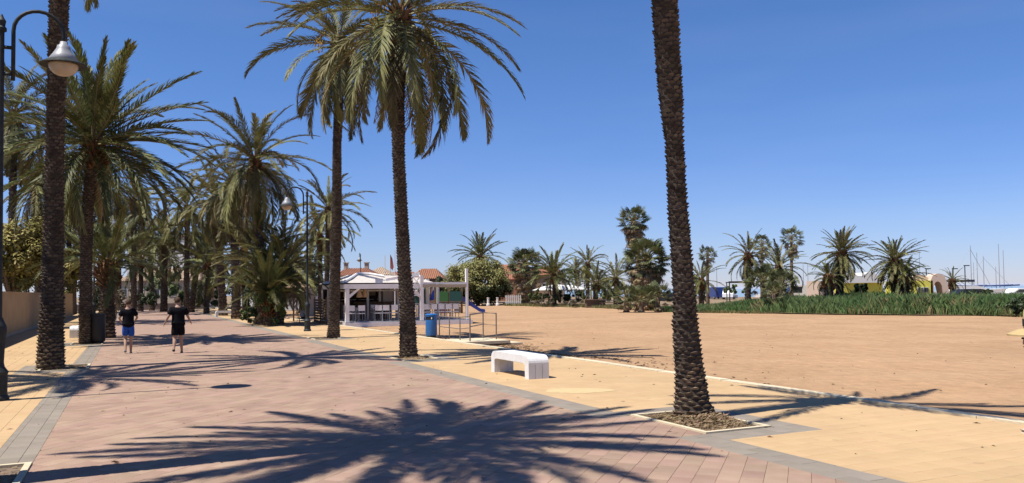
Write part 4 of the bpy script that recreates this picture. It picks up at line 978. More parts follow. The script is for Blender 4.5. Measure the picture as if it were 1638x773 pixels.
# potted plant in the bar
pp = BO+Q*1.15+P*3.6; tree('potted_plant', 'dark bushy potted plant standing in the beach bar', 'plant', (pp.x, pp.y, .13), .5, .5, 1.5, .35, L_dark, 14, 60, .05, 3)
# thatched parasol, cream wall and shop left of the bar
pp = G(475, 62); um = thing('thatch_parasol', 'folded thatched parasol left of the street lamp', 'parasol', pp)
b = MB(); b.tube([(0, 0, 0), (0, 0, 3.1)], .05, 6); b.obj('pole', M_timb, um)
b = MB(); b.lathe((0, 0, 0), [(.36, 1.65), (.40, 1.9), (.28, 2.5), (.12, 3.0), (.03, 3.2)], 12); b.obj('thatch', M_thatch, um)
pp = W(9.2, 52); um = thing('thatch_parasol', 'small thatched parasol behind the pale based palm trunk', 'parasol', pp)
b = MB(); b.tube([(0, 0, 0), (0, 0, 2.5)], .05, 6); b.obj('pole', M_timb, um)
b = MB(); b.lathe((0, 0, 0), [(1.0, 1.95), (1.05, 2.1), (.5, 2.4), (.05, 2.6)], 14); b.obj('thatch', M_thatch, um)
pw = G(492, 60); cw = thing('cream_wall', 'cream plaster wall panel behind the street lamp', 'wall', pw, TH)
b = MB(); b.box((0, 0, 1.0), (1.1, .25, 2.0)); b.obj('wall', M_plast, cw)
b = MB(); b.box((0, 0, 2.03), (1.2, .35, .07)); b.obj('coping', M_plasw, cw)

# ------------------------------------------------------------------ houses
def house(name, label, px, Y, w_px, wall_top, roof_top, wall_bot, m, mr, rz=0.0, depth=8.0, wins=3, storeys=1, hip=.5, group=None, chim=False, group2=None):
    base = G(px, Y); wx = w_px/F*Y; zt = AT(px, wall_top, Y).z; zr = AT(px, roof_top, Y).z
    root = thing(name, label, 'house', (base.x, base.y, -.3), rz, group)
    zt += .3; zr += .3
    b = MB(); b.box((0, depth/2, zt/2), (wx, depth, zt)); b.obj('wall', m, root)
    if zr > zt+.3:
        e = .35; x = wx/2+e; h = (zr-zt); rx = max(.02, wx/2*hip)
        sl = MB()
        sl.add([(-x, -e, zt+.004), (x, -e, zt+.004), (x, depth+e, zt+.004), (-x, depth+e, zt+.004), (-rx, depth/2, zr), (rx, depth/2, zr)],
               [(0, 1, 5, 4), (1, 2, 5), (2, 3, 4, 5), (3, 0, 4), (3, 2, 1, 0)])
        # courses of round tiles, front slope
        rf = sl.obj('roof', mr, root)
        tb = MB(); nrib = int(2*x/.32)
        for i in range(nrib+1):
            xx = -x+2*x*i/nrib; top_ = Vector((max(-rx, min(rx, xx)), depth/2, zr)); k = 1.0
            if abs(xx) > rx: k = (x-abs(xx))/(x-rx) if x > rx else 1; top_ = Vector((xx, -e+(depth/2+e)*k, zt+(zr-zt)*k))
            tb.tube([(xx, -e, zt+.03), tuple(top_+Vector((0, 0, .03)))], .07, 5)
        tb.obj('roof_tiles', mr, rf, kind='stuff')
    else:
        b = MB(); b.box((0, depth/2, zt+.12), (wx+.2, depth+.2, .24)); b.obj('parapet', m, root)
    for s_ in range(storeys):
        for i in range(wins):
            x = -wx/2+wx*(i+.5)/wins; z = .95+(zt-.3)*(s_+.45)/storeys if storeys > 1 else zt*.58
            f = MB(); f.box((x, -.03, z), (1.15, .08, 1.25)); fo = f.obj('window', M_plasw, root)
            g = MB(); g.box((x, -.045, z), (.95, .08, 1.05)); g.obj('pane', M_glassd, fo)
    if chim:
        for cx in (-wx*.3, wx*.22):
            b = MB(); b.box((cx, depth*.5, zr+.2), (.55, .55, 1.1)); b.box((cx, depth*.5, zr+.8), (.75, .75, .12)); b.obj('chimney', m, root)
    return root
M_bone = mat('pale_roof_tile', (.36, .26, .18), .85, .15, col2=(.41, .30, .21), scale=3)
house('tiled_house', 'cream house with pale tiled roof behind the left palms', 250, 122, 130, 449, 428, 487, M_plast, M_bone, 0, 9, 5)
house('white_house', 'white flat roofed house high behind the left palms', 250, 150, 95, 385, 385, 480, M_plasw, M_terra, 0, 9, 4, 3)
house('white_house', 'tall cream block seen between the hanging palms', 300, 160, 60, 378, 378, 480, M_plast, M_terra, 0, 9, 3, 3)
house('white_house', 'white villa with balconies left of the palm clump', 402, 130, 60, 428, 428, 485, M_plasw, M_terra, 0, 9, 3, 2)
house('white_house', 'low white shop front left of the street lamp', 460, 90, 60, 448, 448, 497, M_plasw, M_terra, 0, 9, 4)
house('tiled_house', 'house with terracotta roof and chimneys behind the left of the bar', 563, 112, 66, 441, 428, 480, M_plast, M_terra, 0, 9, 3, chim=True)
house('tiled_house', 'tan gabled house behind the middle of the bar roof', 603, 122, 38, 440, 426, 480, M_bone, M_bone, 0, 9, 2, hip=.05)
house('tiled_house', 'low brown roofed house behind the near trunk', 640, 128, 60, 444, 434, 480, M_plast, M_terra, 0, 9, 3)
house('tiled_house', 'brown roofed house right of the near trunk', 682, 126, 50, 446, 429, 480, mat('brown_brick', (.24, .13, .09), .9, .1), M_terra, 0, 9, 3)
house('tiled_house', 'orange house with terracotta roof behind the skirted fan palm', 815, 150, 70, 447, 422, 480, mat('orange_render', (.30, .14, .08), .9, .1), M_terra, 0, 10, 3, chim=True)
house('tiled_house', 'orange house with terracotta roof behind the arched palm', 872, 150, 64, 440, 426, 480, mat('tan_render', (.28, .19, .12), .9, .1), M_terra, 0, 10, 3)
house('flat_house', 'low white flat house right of the brown roofed house', 718, 135, 26, 452, 452, 480, M_plasw, M_terra, 0, 8, 2)
# flags
for i, (px, top, lab) in enumerate(((616, 409, 'bare white flagpole left of the tall palm trunk'), (624.5, 407, 'white flagpole with furled red flag left of the tall palm trunk'), (632, 400, 'thin mast touching the left side of the tall palm trunk'))):
    p = G(px, 95); h = AT(px, top, 95).z; t_ = thing('flagpole', lab, 'flagpole', p)
    b = MB(); b.tube([(0, 0, 0), (0, 0, h)], [.07, .04], 6); b.obj('pole', M_plasw, t_)
    if i == 1: b = MB(); b.prism([(.04, 0, h-.05), (.25, .1, h-.5), (.42, .05, h-1.5), (.25, 0, h-1.9), (.04, 0, h-1.6)], (0, .03, 0)); b.obj('flag', mat('faded_red_cloth', (.28, .09, .09), .9), t_)

# ------------------------------------------------------------------ playground
pg = thing('play_tower', 'playground tower with green panels and blue slide behind the bar', 'playground', G(718, 70), .12)
def pgb(n, c, d, m, rz=0): b = MB(); b.box(c, d, rz); b.obj(n, m, pg)
for x in (-1.15, .0, 1.15):
    for y in (0, 1.3): pgb('post', (x, y, 1.3), (.11, .11, 2.6), M_timb)
pg.location.z = -.22
pgb('platform', (0, .65, 1.05), (2.4, 1.4, .1), M_timb)
pgb('panel', (-.58, -.07, 1.55), (1.05, .04, .85), M_green); pgb('panel', (.58, -.07, 1.55), (1.05, .04, .85), M_teal)
pgb('climbing_panel', (-.6, -.08, .5), (.9, .05, .75), M_redp); pgb('climbing_panel', (.75, -.08, .4), (.6, .05, .5), M_timb)
b = MB(); b.prism([(1.2, .3, 1.15), (2.7, .3, .18), (3.1, .3, .12), (3.1, .3, .22), (2.75, .3, .28), (1.2, .3, 1.30)], (0, .6, 0))
for y in (.26, .9): b.prism([(1.2, y, 1.15), (2.7, y, .18), (3.15, y, .12), (3.15, y, .38), (2.75, y, .46), (1.2, y, 1.55)], (0, .05, 0))
b.obj('slide', M_blued, pg)
p2 = thing('climbing_frame', 'blue and teal climbing frame left of the play tower', 'playground', G(688, 72), .1)
for x in (-1.5, -.3, .6): b = MB(); b.box((x, 0, 1.2), (.1, .1, 2.4)); b.obj('post', M_teal, p2)
b = MB(); b.box((-.9, 0, 1.3), (1.1, .06, 1.1)); b.obj('panel', M_teal, p2)
b = MB(); b.prism([(-.2, -.05, .9), (.6, -.05, 1.1), (.9, -.05, 1.9), (.4, -.05, 2.1), (.1, -.05, 1.5)], (0, .5, 0)); b.obj('slide', M_blued, p2)
b = MB(); b.lathe((-.9, .1, 0), [(.9, 2.0), (.6, 2.4), (.05, 2.75)], 6); b.obj('roof', M_teal, p2)

# ------------------------------------------------------------------ cafe parasol, pergola, cabin beyond the beach
pa = thing('cafe_parasol', 'wide white parasol behind the arched palm', 'parasol', G(890, 100))
b = MB(); b.tube([(0, 0, 0), (0, 0, 2.5)], .05, 6); b.obj('pole', M_plasw, pa)
b = MB(); b.lathe((0, 0, 0), [(2.9, 1.75), (2.9, 1.85), (1.6, 2.25), (.1, 2.55)], 8); b.obj('canopy', M_plasw, pa)
pa = thing('cafe_parasol', 'second white parasol right of the arched palm', 'parasol', G(912, 104))
b = MB(); b.tube([(0, 0, 0), (0, 0, 2.5)], .05, 6); b.obj('pole', M_plasw, pa)
b = MB(); b.lathe((0, 0, 0), [(2.3, 1.75), (2.3, 1.85), (1.3, 2.2), (.1, 2.45)], 8); b.obj('canopy', M_plasw, pa)
pe = thing('pergola', 'grey timber pergola beside the low green palm', 'pergola', G(938, 112), 0)
M_gwood = mat('grey_wood', (.24, .2, .17), .9, .1)
for x in (-3, -1, 1, 3):
    for y in (0, 3): b = MB(); b.box((x, y, 1.4), (.16, .16, 2.8)); b.obj('post', M_gwood, pe)
for k in range(9): b = MB(); b.box((-3.4+k*.85, 1.5, 2.9), (.08, 4, .16)); b.obj('rafter', M_gwood, pe)
for z in (.5, .95): b = MB(); b.box((0, -.1, z), (6.6, .06, .1)); b.obj('rail', M_gwood, pe)
cb = thing('brown_cabin', 'low brown box cabin at the sand edge left of the fan palms', 'cabin', G(953, 86), 0)
b = MB(); b.box((0, .9, .3), (2.0, 1.8, .75)); b.obj('wall', M_timb, cb)
b = MB(); b.box((0, .9, .70), (2.3, 2.1, .06)); b.obj('roof', mat('brown_sheet', (.1, .06, .045), .7), cb)
bt = thing('picnic_table', 'dark picnic table right of the brown cabin', 'table', G(975, 86), 0)
b = MB(); b.box((0, 0, .62), (2.2, .8, .06)); b.obj('tabletop', M_asph, bt)
for x in (-.8, .8): b = MB(); b.box((x, 0, .3), (.1, .7, .6)); b.obj('leg', M_timb, bt)
for y in (-.7, .7): b = MB(); b.box((0, y, .38), (2.2, .28, .05)); b.obj('seat', M_timb, bt)
for i, px in enumerate((781, 796)):
    t_ = thing('statue_block', ('small white pillar under the olive tree, left', 'small white pillar under the olive tree, right')[i], 'pillar', G(px, 103)); b = MB(); b.lathe((0, 0, 0), [(.24, -.1), (.24, .1), (.16, .2), (.14, .8), (.18, .85), (.18, .95)], 10); b.obj('shaft', M_plasw, t_)
wf = thing('white_gate', 'low white gate left of the skirted fan palm', 'gate', G(821, 104))
for k in range(8): b = MB(); b.box((-.9+k*.26, 0, .6), (.14, .05, 1.25)); b.obj('bar', M_plasw, wf)
for z in (.25, 1.0): b = MB(); b.box((0, .04, z), (2.1, .05, .08)); b.obj('rail', M_plasw, wf)

# ------------------------------------------------------------------ vehicles
def car(label, p, rz, col, van=False, group='vehicles parked beyond the beach', name='parked_car', L=4.2):
    m = mat('car_paint_%d_%d_%d' % tuple(int(c*99) for c in col), col, .3, .5)
    root = thing(name, label, 'van' if van else 'car', p, rz, group)
    H = 2.0 if van else 1.42; h = L/2
    if van: low = [(-h, .35), (h, .35), (h, 1.0), (h-.25, 1.2), (h-.9, H-.05), (h-1.1, H), (-h+.1, H), (-h, H-.1)]
    else: low = [(-h, .35), (h, .35), (h, .68), (h-.2, .82), (h-1.1, .95), (h-1.75, H-.04), (h-2.1, H), (-h+.9, H-.02), (-h+.35, 1.0), (-h, .9)]
    b = MB(); b.prism([(x, -.85, z) for x, z in low], (0, 1.7, 0)); b.obj('body', m, root)
    if van: gl = [(h-.35, 1.22), (h-.92, H-.15), (h-1.7, H-.15), (h-1.7, 1.22)]
    else: gl = [(h-1.2, .98), (h-1.78, H-.10), (-h+1.0, H-.10), (-h+.55, 1.0)]
    for sg in (-1, 1): b = MB(); b.prism([(x, sg*.853-.01, z) for x, z in gl], (0, .02, 0)); b.obj('window', M_glassd, root)
    b = MB(); 
    if van: b.prism([(h-.24, -.75, 1.24), (h-.24, .75, 1.24), (h-.86, .7, H-.1), (h-.86, -.7, H-.1)], (.02, 0, .01))
    else: b.prism([(h-1.08, -.72, .98), (h-1.08, .72, .98), (h-1.68, .65, H-.08), (h-1.68, -.65, H-.08)], (.02, 0, .01))
    b.obj('windscreen', M_glassd, root)
    for x in (-h+.75, h-.8):
        for sg in (-1, 1):
            b = MB(); b.tube([(x, sg*.74, .31), (x, sg*.90, .31)], .31, 14); w = b.obj('wheel', M_tyre, root)
            b = MB(); b.tube([(x, sg*.89, .31), (x, sg*.91, .31)], .18, 10); b.obj('rim', M_lampw, w)
    for sg in (-1, 1): b = MB(); b.box((h, sg*.6, .68), (.04, .3, .14)); b.obj('headlight', M_plasw, root)
    return root
car('blue van parked right of the slender fan palm', G(1146, 138), pi/2+.1, (.006, .03, .17), True)
car('white car parked beside the blue van', G(1166, 134), pi/2-.35, (.75, .75, .74))
car('white van standing at the left end of the yellow building row', G(1288, 86), pi, (.76, .7, .6), True, L=4.6)
car('grey car right of the white van near the boxy hut', G(1303, 88), 0, (.2, .16, .13))
car('white car behind the trunks of the wide palm', G(1402, 82), 0, (.7, .7, .7))
car('black car below the motor yacht at the marina', G(1558, 82), 0, (.015, .015, .018), L=4.6)
car('white car at the right end of the marina', G(1640, 84), 0, (.8, .8, .8))
car('dark car beyond the sand left of the curving trunk', G(1066, 96), 0, (.03, .03, .04))
car('white car seen between the left bins and the shrubs', W(-8, 113.5), TH, (.75, .76, .78), group='cars at the far end of the promenade')
car('silver car behind the heads of the two walkers', W(1.0, 114.5), TH, (.5, .52, .55), group='cars at the far end of the promenade')
car('white car right of the walker in black', W(7.5, 114), TH, (.7, .72, .75), group='cars at the far end of the promenade')

# ------------------------------------------------------------------ marina buildings
yb = thing('yellow_building', 'bright yellow cube building with a dark window by the arch', 'building', G(1471, 74), .0)
def ybox(root, n, px0, px1, py0, py1, Y, m, dy=3.0, off=0):
    p0 = AT(px0, py1, Y); p1 = AT(px1, py0, Y); o = root.location
    b = MB(); b.box(((p0.x+p1.x)/2-o.x, Y+dy/2-o.y+off, (p0.z+p1.z)/2), (p1.x-p0.x, dy, p1.z-p0.z)); return b.obj(n, m, root)
ybox(yb, 'wall', 1449, 1492, 449, 480, 74, M_yelb, 4)
w_ = ybox(yb, 'window', 1467, 1485, 459.5, 469, 74, M_plasw, .1, -.08); ybox(yb, 'pane', 1468, 1475.5, 460.5, 468, 74, M_glassd, .1, -.12).parent = w_
w2_ = ybox(yb, 'pane', 1477, 1484, 460.5, 468, 74, M_glassd, .1, -.12); w2_.parent = w_
for o_ in (w_.children): o_.matrix_parent_inverse = Matrix.Identity(4)
ar = thing('arch', 'tall pale pink arch attached to the yellow building', 'arch', G(1505, 74), 0)
o = ar.location; pts = []
outer = [(1489, 470), (1489, 448), (1492, 441), (1498, 438), (1505, 438), (1511, 442), (1515, 452), (1520, 474)]
inner = [(1511, 474), (1507, 458), (1504, 452), (1500, 450), (1496, 452), (1494, 458), (1494, 470)]
b = MB(); b.prism([AT(x, y, 74)-o for x, y in outer+inner], (0, 1.2, 0)); b.obj('arch_band', M_pinkc, ar)
ww = thing('yellow_wing', 'low yellow building with wavy white roof between the two wide palms', 'building', G(1375, 76), 0)
ybox(ww, 'wall', 1346, 1412, 452, 480, 76, M_yelb, 4)
o = ww.location
rf = [(1352, 453), (1352, 443), (1358, 439), (1366, 438), (1372, 441), (1380, 441), (1388, 436), (1398, 437), (1404, 441), (1412, 444), (1418, 452)]
b = MB(); b.prism([AT(x, y, 75.6)-o for x, y in reversed(rf)], (0, 5, 0)); b.obj('roof', M_plasw, ww)
rf = [(1455, 449), (1458, 444), (1466, 440), (1478, 440), (1487, 446), (1488, 449)]
b = MB(); b.prism([AT(x, y, 74.5)-yb.location for x, y in reversed(rf)], (0, 3, 0)); b.obj('roof', M_pinkc, yb)
ht = thing('boxy_hut', 'cream hut with a large dark window left of the wide palm', 'hut', G(1322, 74), 0)
ybox(ht, 'wall', 1310, 1334, 449, 478, 74, M_pinkc, 3)
w_ = ybox(ht, 'window', 1313, 1331, 457, 467, 74, M_glassd, .1, -.06)
mw = thing('quay_wall', 'long low cream wall behind the reeds on the right', 'wall', G(1570, 66), 0)
ybox(mw, 'wall', 1515, 1700, 473, 484, 66, M_plasw, .4)
bh = thing('dark_box_frame', 'dark box shaped frame beyond the reeds', 'frame', G(1184, 110), 0)
for x in (-1.4, 1.4): b = MB(); b.box((x, 0, 1.3), (.12, .12, 2.8)); b.obj('post', M_dark, bh)
b = MB(); b.box((0, 0, 2.6), (3.0, .2, .25)); b.obj('beam', M_dark, bh)

# ------------------------------------------------------------------ boats
def sailboat(label, px, Y, top, rz, stay=True, tilt=0):
    base = G(px, Y); base.z = -.6; h = AT(px, top, Y).z+.6; root = thing('sailing_boat', label, 'boat', base, rz, 'sailing boats in the marina')
    b = MB(); L = 4.5; vs = []
    for t in range(9):
        x = -L+2*L*t/8; w = 1.4*sqrt(max(0.0, 1-(max(0, x)/L)**2))*(.75+.25*min(1, (x+L)/L)); vs += [(x, -w, 1.15), (x, -w*.6, .1), (x, w*.6, .1), (x, w, 1.15)]
    fs = [(t*4+k, (t+1)*4+k, (t+1)*4+k+1, t*4+k+1) for t in range(8) for k in range(3)]+[(t*4+3, (t+1)*4+3, (t+1)*4, t*4) for t in range(8)]+[(0, 1, 2, 3)]
    b.add(vs, fs); b.obj('hull', M_plasw, root)
    b = MB(); b.box((-.4, 0, 1.45), (3.4, 1.5, .6), taper=.85); b.obj('cabin', M_plasw, root)
    b = MB(); b.tube([(.4, 0, 1.1), (.4+tilt, 0, h)], [.065, .04], 6); b.obj('mast', M_lampw, root)
    b = MB(); b.tube([(.4, 0, 2.3), (-3.2, 0, 2.4)], .12, 6); b.obj('boom', mat('blue_sail_cover', (.03, .05, .14), .8), root)
    if stay:
        b = MB(); b.tube([(4.4, 0, 1.2), (.4+tilt, 0, h*.93)], .035, 4); b.tube([(-4.4, 0, 1.2), (.4+tilt, 0, h*.97)], .02, 4); b.obj('stay', M_lampw, root)
    return root
for i, (px, Y, top, rz, st) in enumerate(((1144, 150, 427, .2, False), (1283, 155, 423, .3, False), (1293, 160, 421, 1.2, False), (1474, 140, 402, 1.5, False), (1551, 128, 393, .15, True), (1566, 135, 404, 1.4, False), (1579, 130, 410, 3.0, True), (1591, 140, 427, .2, False), (1602, 122, 390, 1.5, False), (1609.5, 126, 400, 1.6, False), (1236, 165, 432, .6, False), (1560, 150, 420, 1.4, False))):
    lab = ('sailing boat with a lone mast between the fan palm and the feather palm', 'left boat of the mast pair right of the slender fan palm', 'right boat of the mast pair right of the slender fan palm', 'boat whose mast rises behind the right hand wide palm', 'boat with a long slanting stay right of the arch',
           'boat with bare mast beside the slanting stay', 'boat whose stays lean towards its neighbour in the marina', 'small boat with a short mast near the middle of the marina', 'boat with the tallest mast on the far right', 'boat just right of the tallest mast', 'boat whose mast hides in the shoreline palm group', 'far boat with a faint short mast right of the arch')[i]
    sailboat(lab, px, Y, top, rz, st)
my = thing('motor_yacht', 'white motor yacht with dark canopy right of the arch', 'boat', G(1548, 100), 0.05)
b = MB(); b.prism([(-3.6, -1.2, .25), (-3.8, -1.2, 1.1), (4.2, -1.2, 1.35), (3.2, -1.2, .25)], (0, 2.4, 0)); b.obj('hull', M_plasw, my)
b = MB(); b.prism([(-2.6, -.9, 1.1), (-2.4, -.9, 1.75), (.8, -.9, 1.75), (2.4, -.9, 1.25)], (0, 1.8, 0)); b.obj('cabin', M_plasw, my)
b = MB(); b.box((-1.2, -.0, 2.35), (3.2, 1.8, .28)); b.obj('canopy', mat('navy_canvas', (.03, .035, .06), .8), my)
for x in (-2.6, .2): b = MB(); b.box((x, -.8, 1.95), (.06, .06, .6)); b.obj('canopy_post', M_lampw, my)
for i, (px, top) in enumerate(((1483, 430), (1526, 430), (1545, 425), (1163, 452))):
    p = G(px, 90); h = AT(px, top, 90).z; t_ = thing('quay_lamp', ('thin quay lamp behind the yellow building', 'thin quay lamp right of the arch', 'dark quay post left of the motor yacht', 'short quay lamp right of the slender fan palm')[i], 'lamp post', p, 0, 'quay lamps')
    b = MB(); b.tube([(0, 0, -.3), (0, 0, h)], .05, 6); b.obj('post', M_iron, t_)
    b = MB(); b.box((.2, 0, h), (.6, .15, .1)); b.obj('lamp_head', M_iron, t_)

# ------------------------------------------------------------------ people
def skin_mesh(name, verts, edges, radii, levels=2, root=0):
    me = bpy.data.meshes.new(name); me.from_pydata([tuple(v) for v in verts], edges, []); me.update()
    o = bpy.data.objects.new(name, me); C.objects.link(o)
    sk = o.modifiers.new('s', 'SKIN'); sk.use_smooth_shade = True
    for i, r_ in enumerate(radii):
        d = me.skin_vertices[0].data[i]; d.radius = r_ if hasattr(r_, '__len__') else (r_, r_); d.use_root = (i == root)
    sb = o.modifiers.new('d', 'SUBSURF'); sb.levels = levels; sb.render_levels = levels
    dg = bpy.context.evaluated_depsgraph_get(); dg.update()
    m2 = bpy.data.meshes.new_from_object(o.evaluated_get(dg)); m2.name = name
    bpy.data.objects.remove(o, do_unlink=True); return m2
def put(name, me, m, root):
    me.materials.clear(); me.materials.append(m)
    for p in me.polygons: p.use_smooth = True
    o = bpy.data.objects.new(name, me); C.objects.link(o); o.parent = root; return o
def person(label, loc, rz, H, shorts_m, shirt_m, lleg, rleg, lelb, lhand, relb, rhand, build=1.0, shirt_len=.80, hair_m=M_hair, shoe_m=M_black, head_off=(0, .0)):
    """faces local +y. coordinates for a 1.0 tall figure"""
    root = thing('person', label, 'person', loc, rz)
    V = []; E = []; Rr = []
    def v(x, y, z, r_): V.append(Vector((x*H, y*H, z*H))); Rr.append(tuple(a*H for a in r_) if hasattr(r_, '__len__') else r_*H); return len(V)-1
    def e(a, c): E.append((a, c))
    k = build
    pel = v(0, 0, .525, (.078*k, .058*k)); wai = v(0, 0, .61, (.070*k, .050*k)); che = v(0, .005, .71, (.088*k, .056*k)); sho = v(0, 0, .795, (.062*k, .045*k)); nk = v(head_off[0]*.4, head_off[1]*.4+.005, .85, .030)
    hd = v(head_off[0]*.8, head_off[1]*.8+.014, .905, (.050, .058)); hd2 = v(head_off[0], head_off[1]+.012, .945, (.052, .062)); hd3 = v(head_off[0], head_off[1]+.008, .972, (.042, .048))
    for a, c in ((pel, wai), (wai, che), (che, sho), (sho, nk), (nk, hd), (hd, hd2), (hd2, hd3)): e(a, c)
    legs = []
    for sg, (kx, ky, kz, ax, ay, az_) in ((-1, lleg), (1, rleg)):
        hp = v(sg*.052, 0, .475, .052*k); kn = v(kx, ky, kz, .034*k); ca = v((kx*.65+ax*.35), (ky*.6+ay*.4)-.008, kz*.62+az_*.38, .031*k); an = v(ax, ay, az_, .020); he = v(ax, ay-.022, az_-.022, .018); to = v(ax*1.06, ay+.085, az_-.03, .016)
        e(pel, hp); e(hp, kn); e(kn, ca); e(ca, an); e(an, he); e(an, to); legs.append((hp, kn, an, to))
    arms = []
    for sg, el, ha in ((-1, lelb, lhand), (1, relb, rhand)):
        sh = v(sg*.100*k, 0, .79, .032*k); ee = v(*el, .022*k); mid = v(*[el[i]*.55+ha[i]*.45 for i in range(3)], .019*k); wr = v(*ha, .0135)
        d = (Vector(ha)-Vector(el)).normalized(); pm = v(*(Vector(ha)+d*.028), (.018, .011)); e(sho, sh); e(sh, ee); e(ee, mid); e(mid, wr); e(wr, pm)
        side = Vector((0, 1, 0)); 
        for f in range(4):
            o_ = Vector((0, (f-1.5)*.0085, 0)); L = (.030, .036, .034, .026)[f]
            a1 = v(*(Vector(ha)+d*.048+o_*1.2), .0048); a2 = v(*(Vector(ha)+d*(.048+L*.6)+o_*1.5+Vector((-sg*.006, 0, 0))), .0042); a3 = v(*(Vector(ha)+d*(.048+L)+o_*1.6+Vector((-sg*.016, 0, 0))), .0036)
            e(pm, a1); e(a1, a2); e(a2, a3)
        th = v(*(Vector(ha)+d*.022+Vector((-sg*.004, .020, 0))), .0055); th2 = v(*(Vector(ha)+d*.040+Vector((-sg*.006, .030, 0))), .0045); e(pm, th); e(th, th2)
        arms.append((sh, ee, wr))
    root.location.z -= .016
    put('body', skin_mesh('body', V, E, Rr, 2, pel), M_skin, root)
    # face details
    hc = V[hd2]
    for sg in (-1, 1):
        b = MB(); b.lathe((hc.x+sg*.051*H, hc.y-.004*H, hc.z-.026*H), [(.004*H, -.018*H), (.011*H, -.008*H), (.012*H, .006*H), (.005*H, .016*H)], 8); b.obj('ear', M_skin, root, smooth=True)
        b = MB(); b.lathe((hc.x+sg*.02*H, hc.y+.052*H, hc.z-.018*H), [(.004*H, -.004*H), (.007*H, 0), (.004*H, .004*H)], 8); b.obj('eye', M_black, root)
    b = MB(); b.lathe((hc.x, hc.y+.056*H, hc.z-.03*H), [(.010*H, -.012*H), (.009*H, 0), (.004*H, .02*H)], 6); b.obj('nose', M_skin, root, smooth=True)
    b = MB(); b.box((hc.x, hc.y+.050*H, hc.z-.052*H), (.028*H, .012*H, .005*H)); b.obj('mouth', mat('lips', (.3, .12, .09), .6), root)
    # hair: close cap over the top and back of the head
    b = MB(); vs = []; fs = []; nu, nv = 18, 9; c = Vector((hc.x, hc.y-.006*H, hc.z-.006*H))
    for j in range(nv+1):
        for i in range(nu):
            th_ = 2*pi*i/nu; low = -.62 if sin(th_) < .2 else -.62+1.05*(sin(th_)-.2)/.8
            ph = pi/2-(pi/2-math.asin(max(-.9, min(.9, low))))*j/nv
            wob = 1+.03*sin(i*2.7+j*1.3)
            vs.append((c.x+.052*H*cos(th_)*cos(ph)*wob, c.y+.061*H*sin(th_)*cos(ph)*wob, c.z+.063*H*sin(ph)*wob))
    for j in range(nv):
        for i in range(nu): fs.append((j*nu+i, (j+1)*nu+i, (j+1)*nu+(i+1) % nu, j*nu+(i+1) % nu))
    b.add(vs, fs); b.obj('hair', hair_m, root, smooth=True)
    # T-shirt
    SV = [Vector((0, 0, .545*H)), V[wai], V[che], V[sho]+Vector((0, 0, -.004*H)), Vector((0, -.002*H, (.455-(shirt_len-.80))*H))]
    SR = [(.112*k*H, .085*k*H), (.110*k*H, .080*k*H), (.118*k*H, .080*k*H), (.078*k*H, .058*k*H), (.112*k*H, .090*k*H)]
    SE = [(4, 0), (0, 1), (1, 2), (2, 3)]
    for sh, ee, wr in arms:
        n0 = len(SV); SV += [V[sh]+Vector((0, 0, .002*H)), V[sh].lerp(V[ee], .42), V[sh].lerp(V[ee], .78)]; SR += [.048*k*H, .050*k*H, .050*k*H]; SE += [(3, n0), (n0, n0+1), (n0+1, n0+2)]
    put('t_shirt', skin_mesh('t_shirt', SV, SE, SR, 2, 1), shirt_m, root)
    # shorts
    SV = [Vector((0, 0, .58*H)), Vector((0, 0, .51*H))]; SR = [(.090*k*H, .070*k*H), (.098*k*H, .080*k*H)]; SE = [(0, 1)]
    for hp, kn, an, to in legs:
        n0 = len(SV); SV += [V[hp], V[hp].lerp(V[kn], .45), V[hp].lerp(V[kn], .80)]; SR += [.066*k*H, .066*k*H, .064*k*H]; SE += [(1, n0), (n0, n0+1), (n0+1, n0+2)]
    put('shorts', skin_mesh('shorts', SV, SE, SR, 2, 1), shorts_m, root)
    for hp, kn, an, to in legs:
        a = V[an]; t_ = V[to]
        put('shoe', skin_mesh('shoe', [a+Vector((0, -.028*H, -.022*H)), a+Vector((0, .012*H, -.016*H)), t_+Vector((0, .006*H, .0))], [(0, 1), (1, 2)], [.024*H, .026*H, (.024*H, .018*H)], 2, 1), shoe_m, root)
    return root
pA = GP(205, 565.5); pB = GP(285, 565)
rzA = TH+.05
person('walker in a black T-shirt and bright blue shorts', pA, rzA, 1.62, M_shortb, M_shirt, (-.045, .035, .285, -.05, -.09, .075), (.048, .02, .27, .045, .06, .04),
       (-.150, .00, .655), (-.125, .10, .60), (.150, .01, .655), (.12, .11, .61), build=.93, shoe_m=mat('grey_shoe', (.2, .2, .2), .7))
person('walker in black T-shirt and black shorts with arms held out', pB, rzA-.06, 1.66, M_shirt, M_shirt, (-.058, -.005, .27, -.075, -.10, .085), (.050, .055, .28, .060, .075, .04),
       (-.165, -.04, .655), (-.215, .01, .55), (.160, .02, .65), (.205, .10, .56), build=1.05, shirt_len=.83, head_off=(-.012, .012))
# person at the right edge, in profile, straw hat
pz = AT(1667, 560, 5.0)
pc = person('person in a straw sun hat cut by the right edge of the photo', (pz.x+.043, 5.0, 0), radians(92), 1.50, M_shirt, mat('light_cotton', (.55, .45, .35), .9), (-.045, .035, .285, -.05, -.09, .075), (.048, .02, .27, .045, .06, .04),
       (-.125, -.06, .66), (-.12, -.08, .55), (.125, -.06, .66), (.12, -.07, .55), build=.85, head_off=(0, .03))
hh = MB(); hc = Vector((0, .055, 1.452)); hh.lathe(hc, [(.085, .0), (.088, .06), (.080, .115), (.05, .128)], 20); 
h_o = hh.obj('sun_hat', M_straw, None, smooth=True); h_o.location = pc.location; h_o.rotation_euler = pc.rotation_euler; tag(h_o, 'straw sun hat with dark band worn at the right edge', 'hat')
hb = MB(); hb.lathe(hc, [(.0895, .012), (.0900, .058)], 20); hb.obj('hat_band', M_black, h_o)
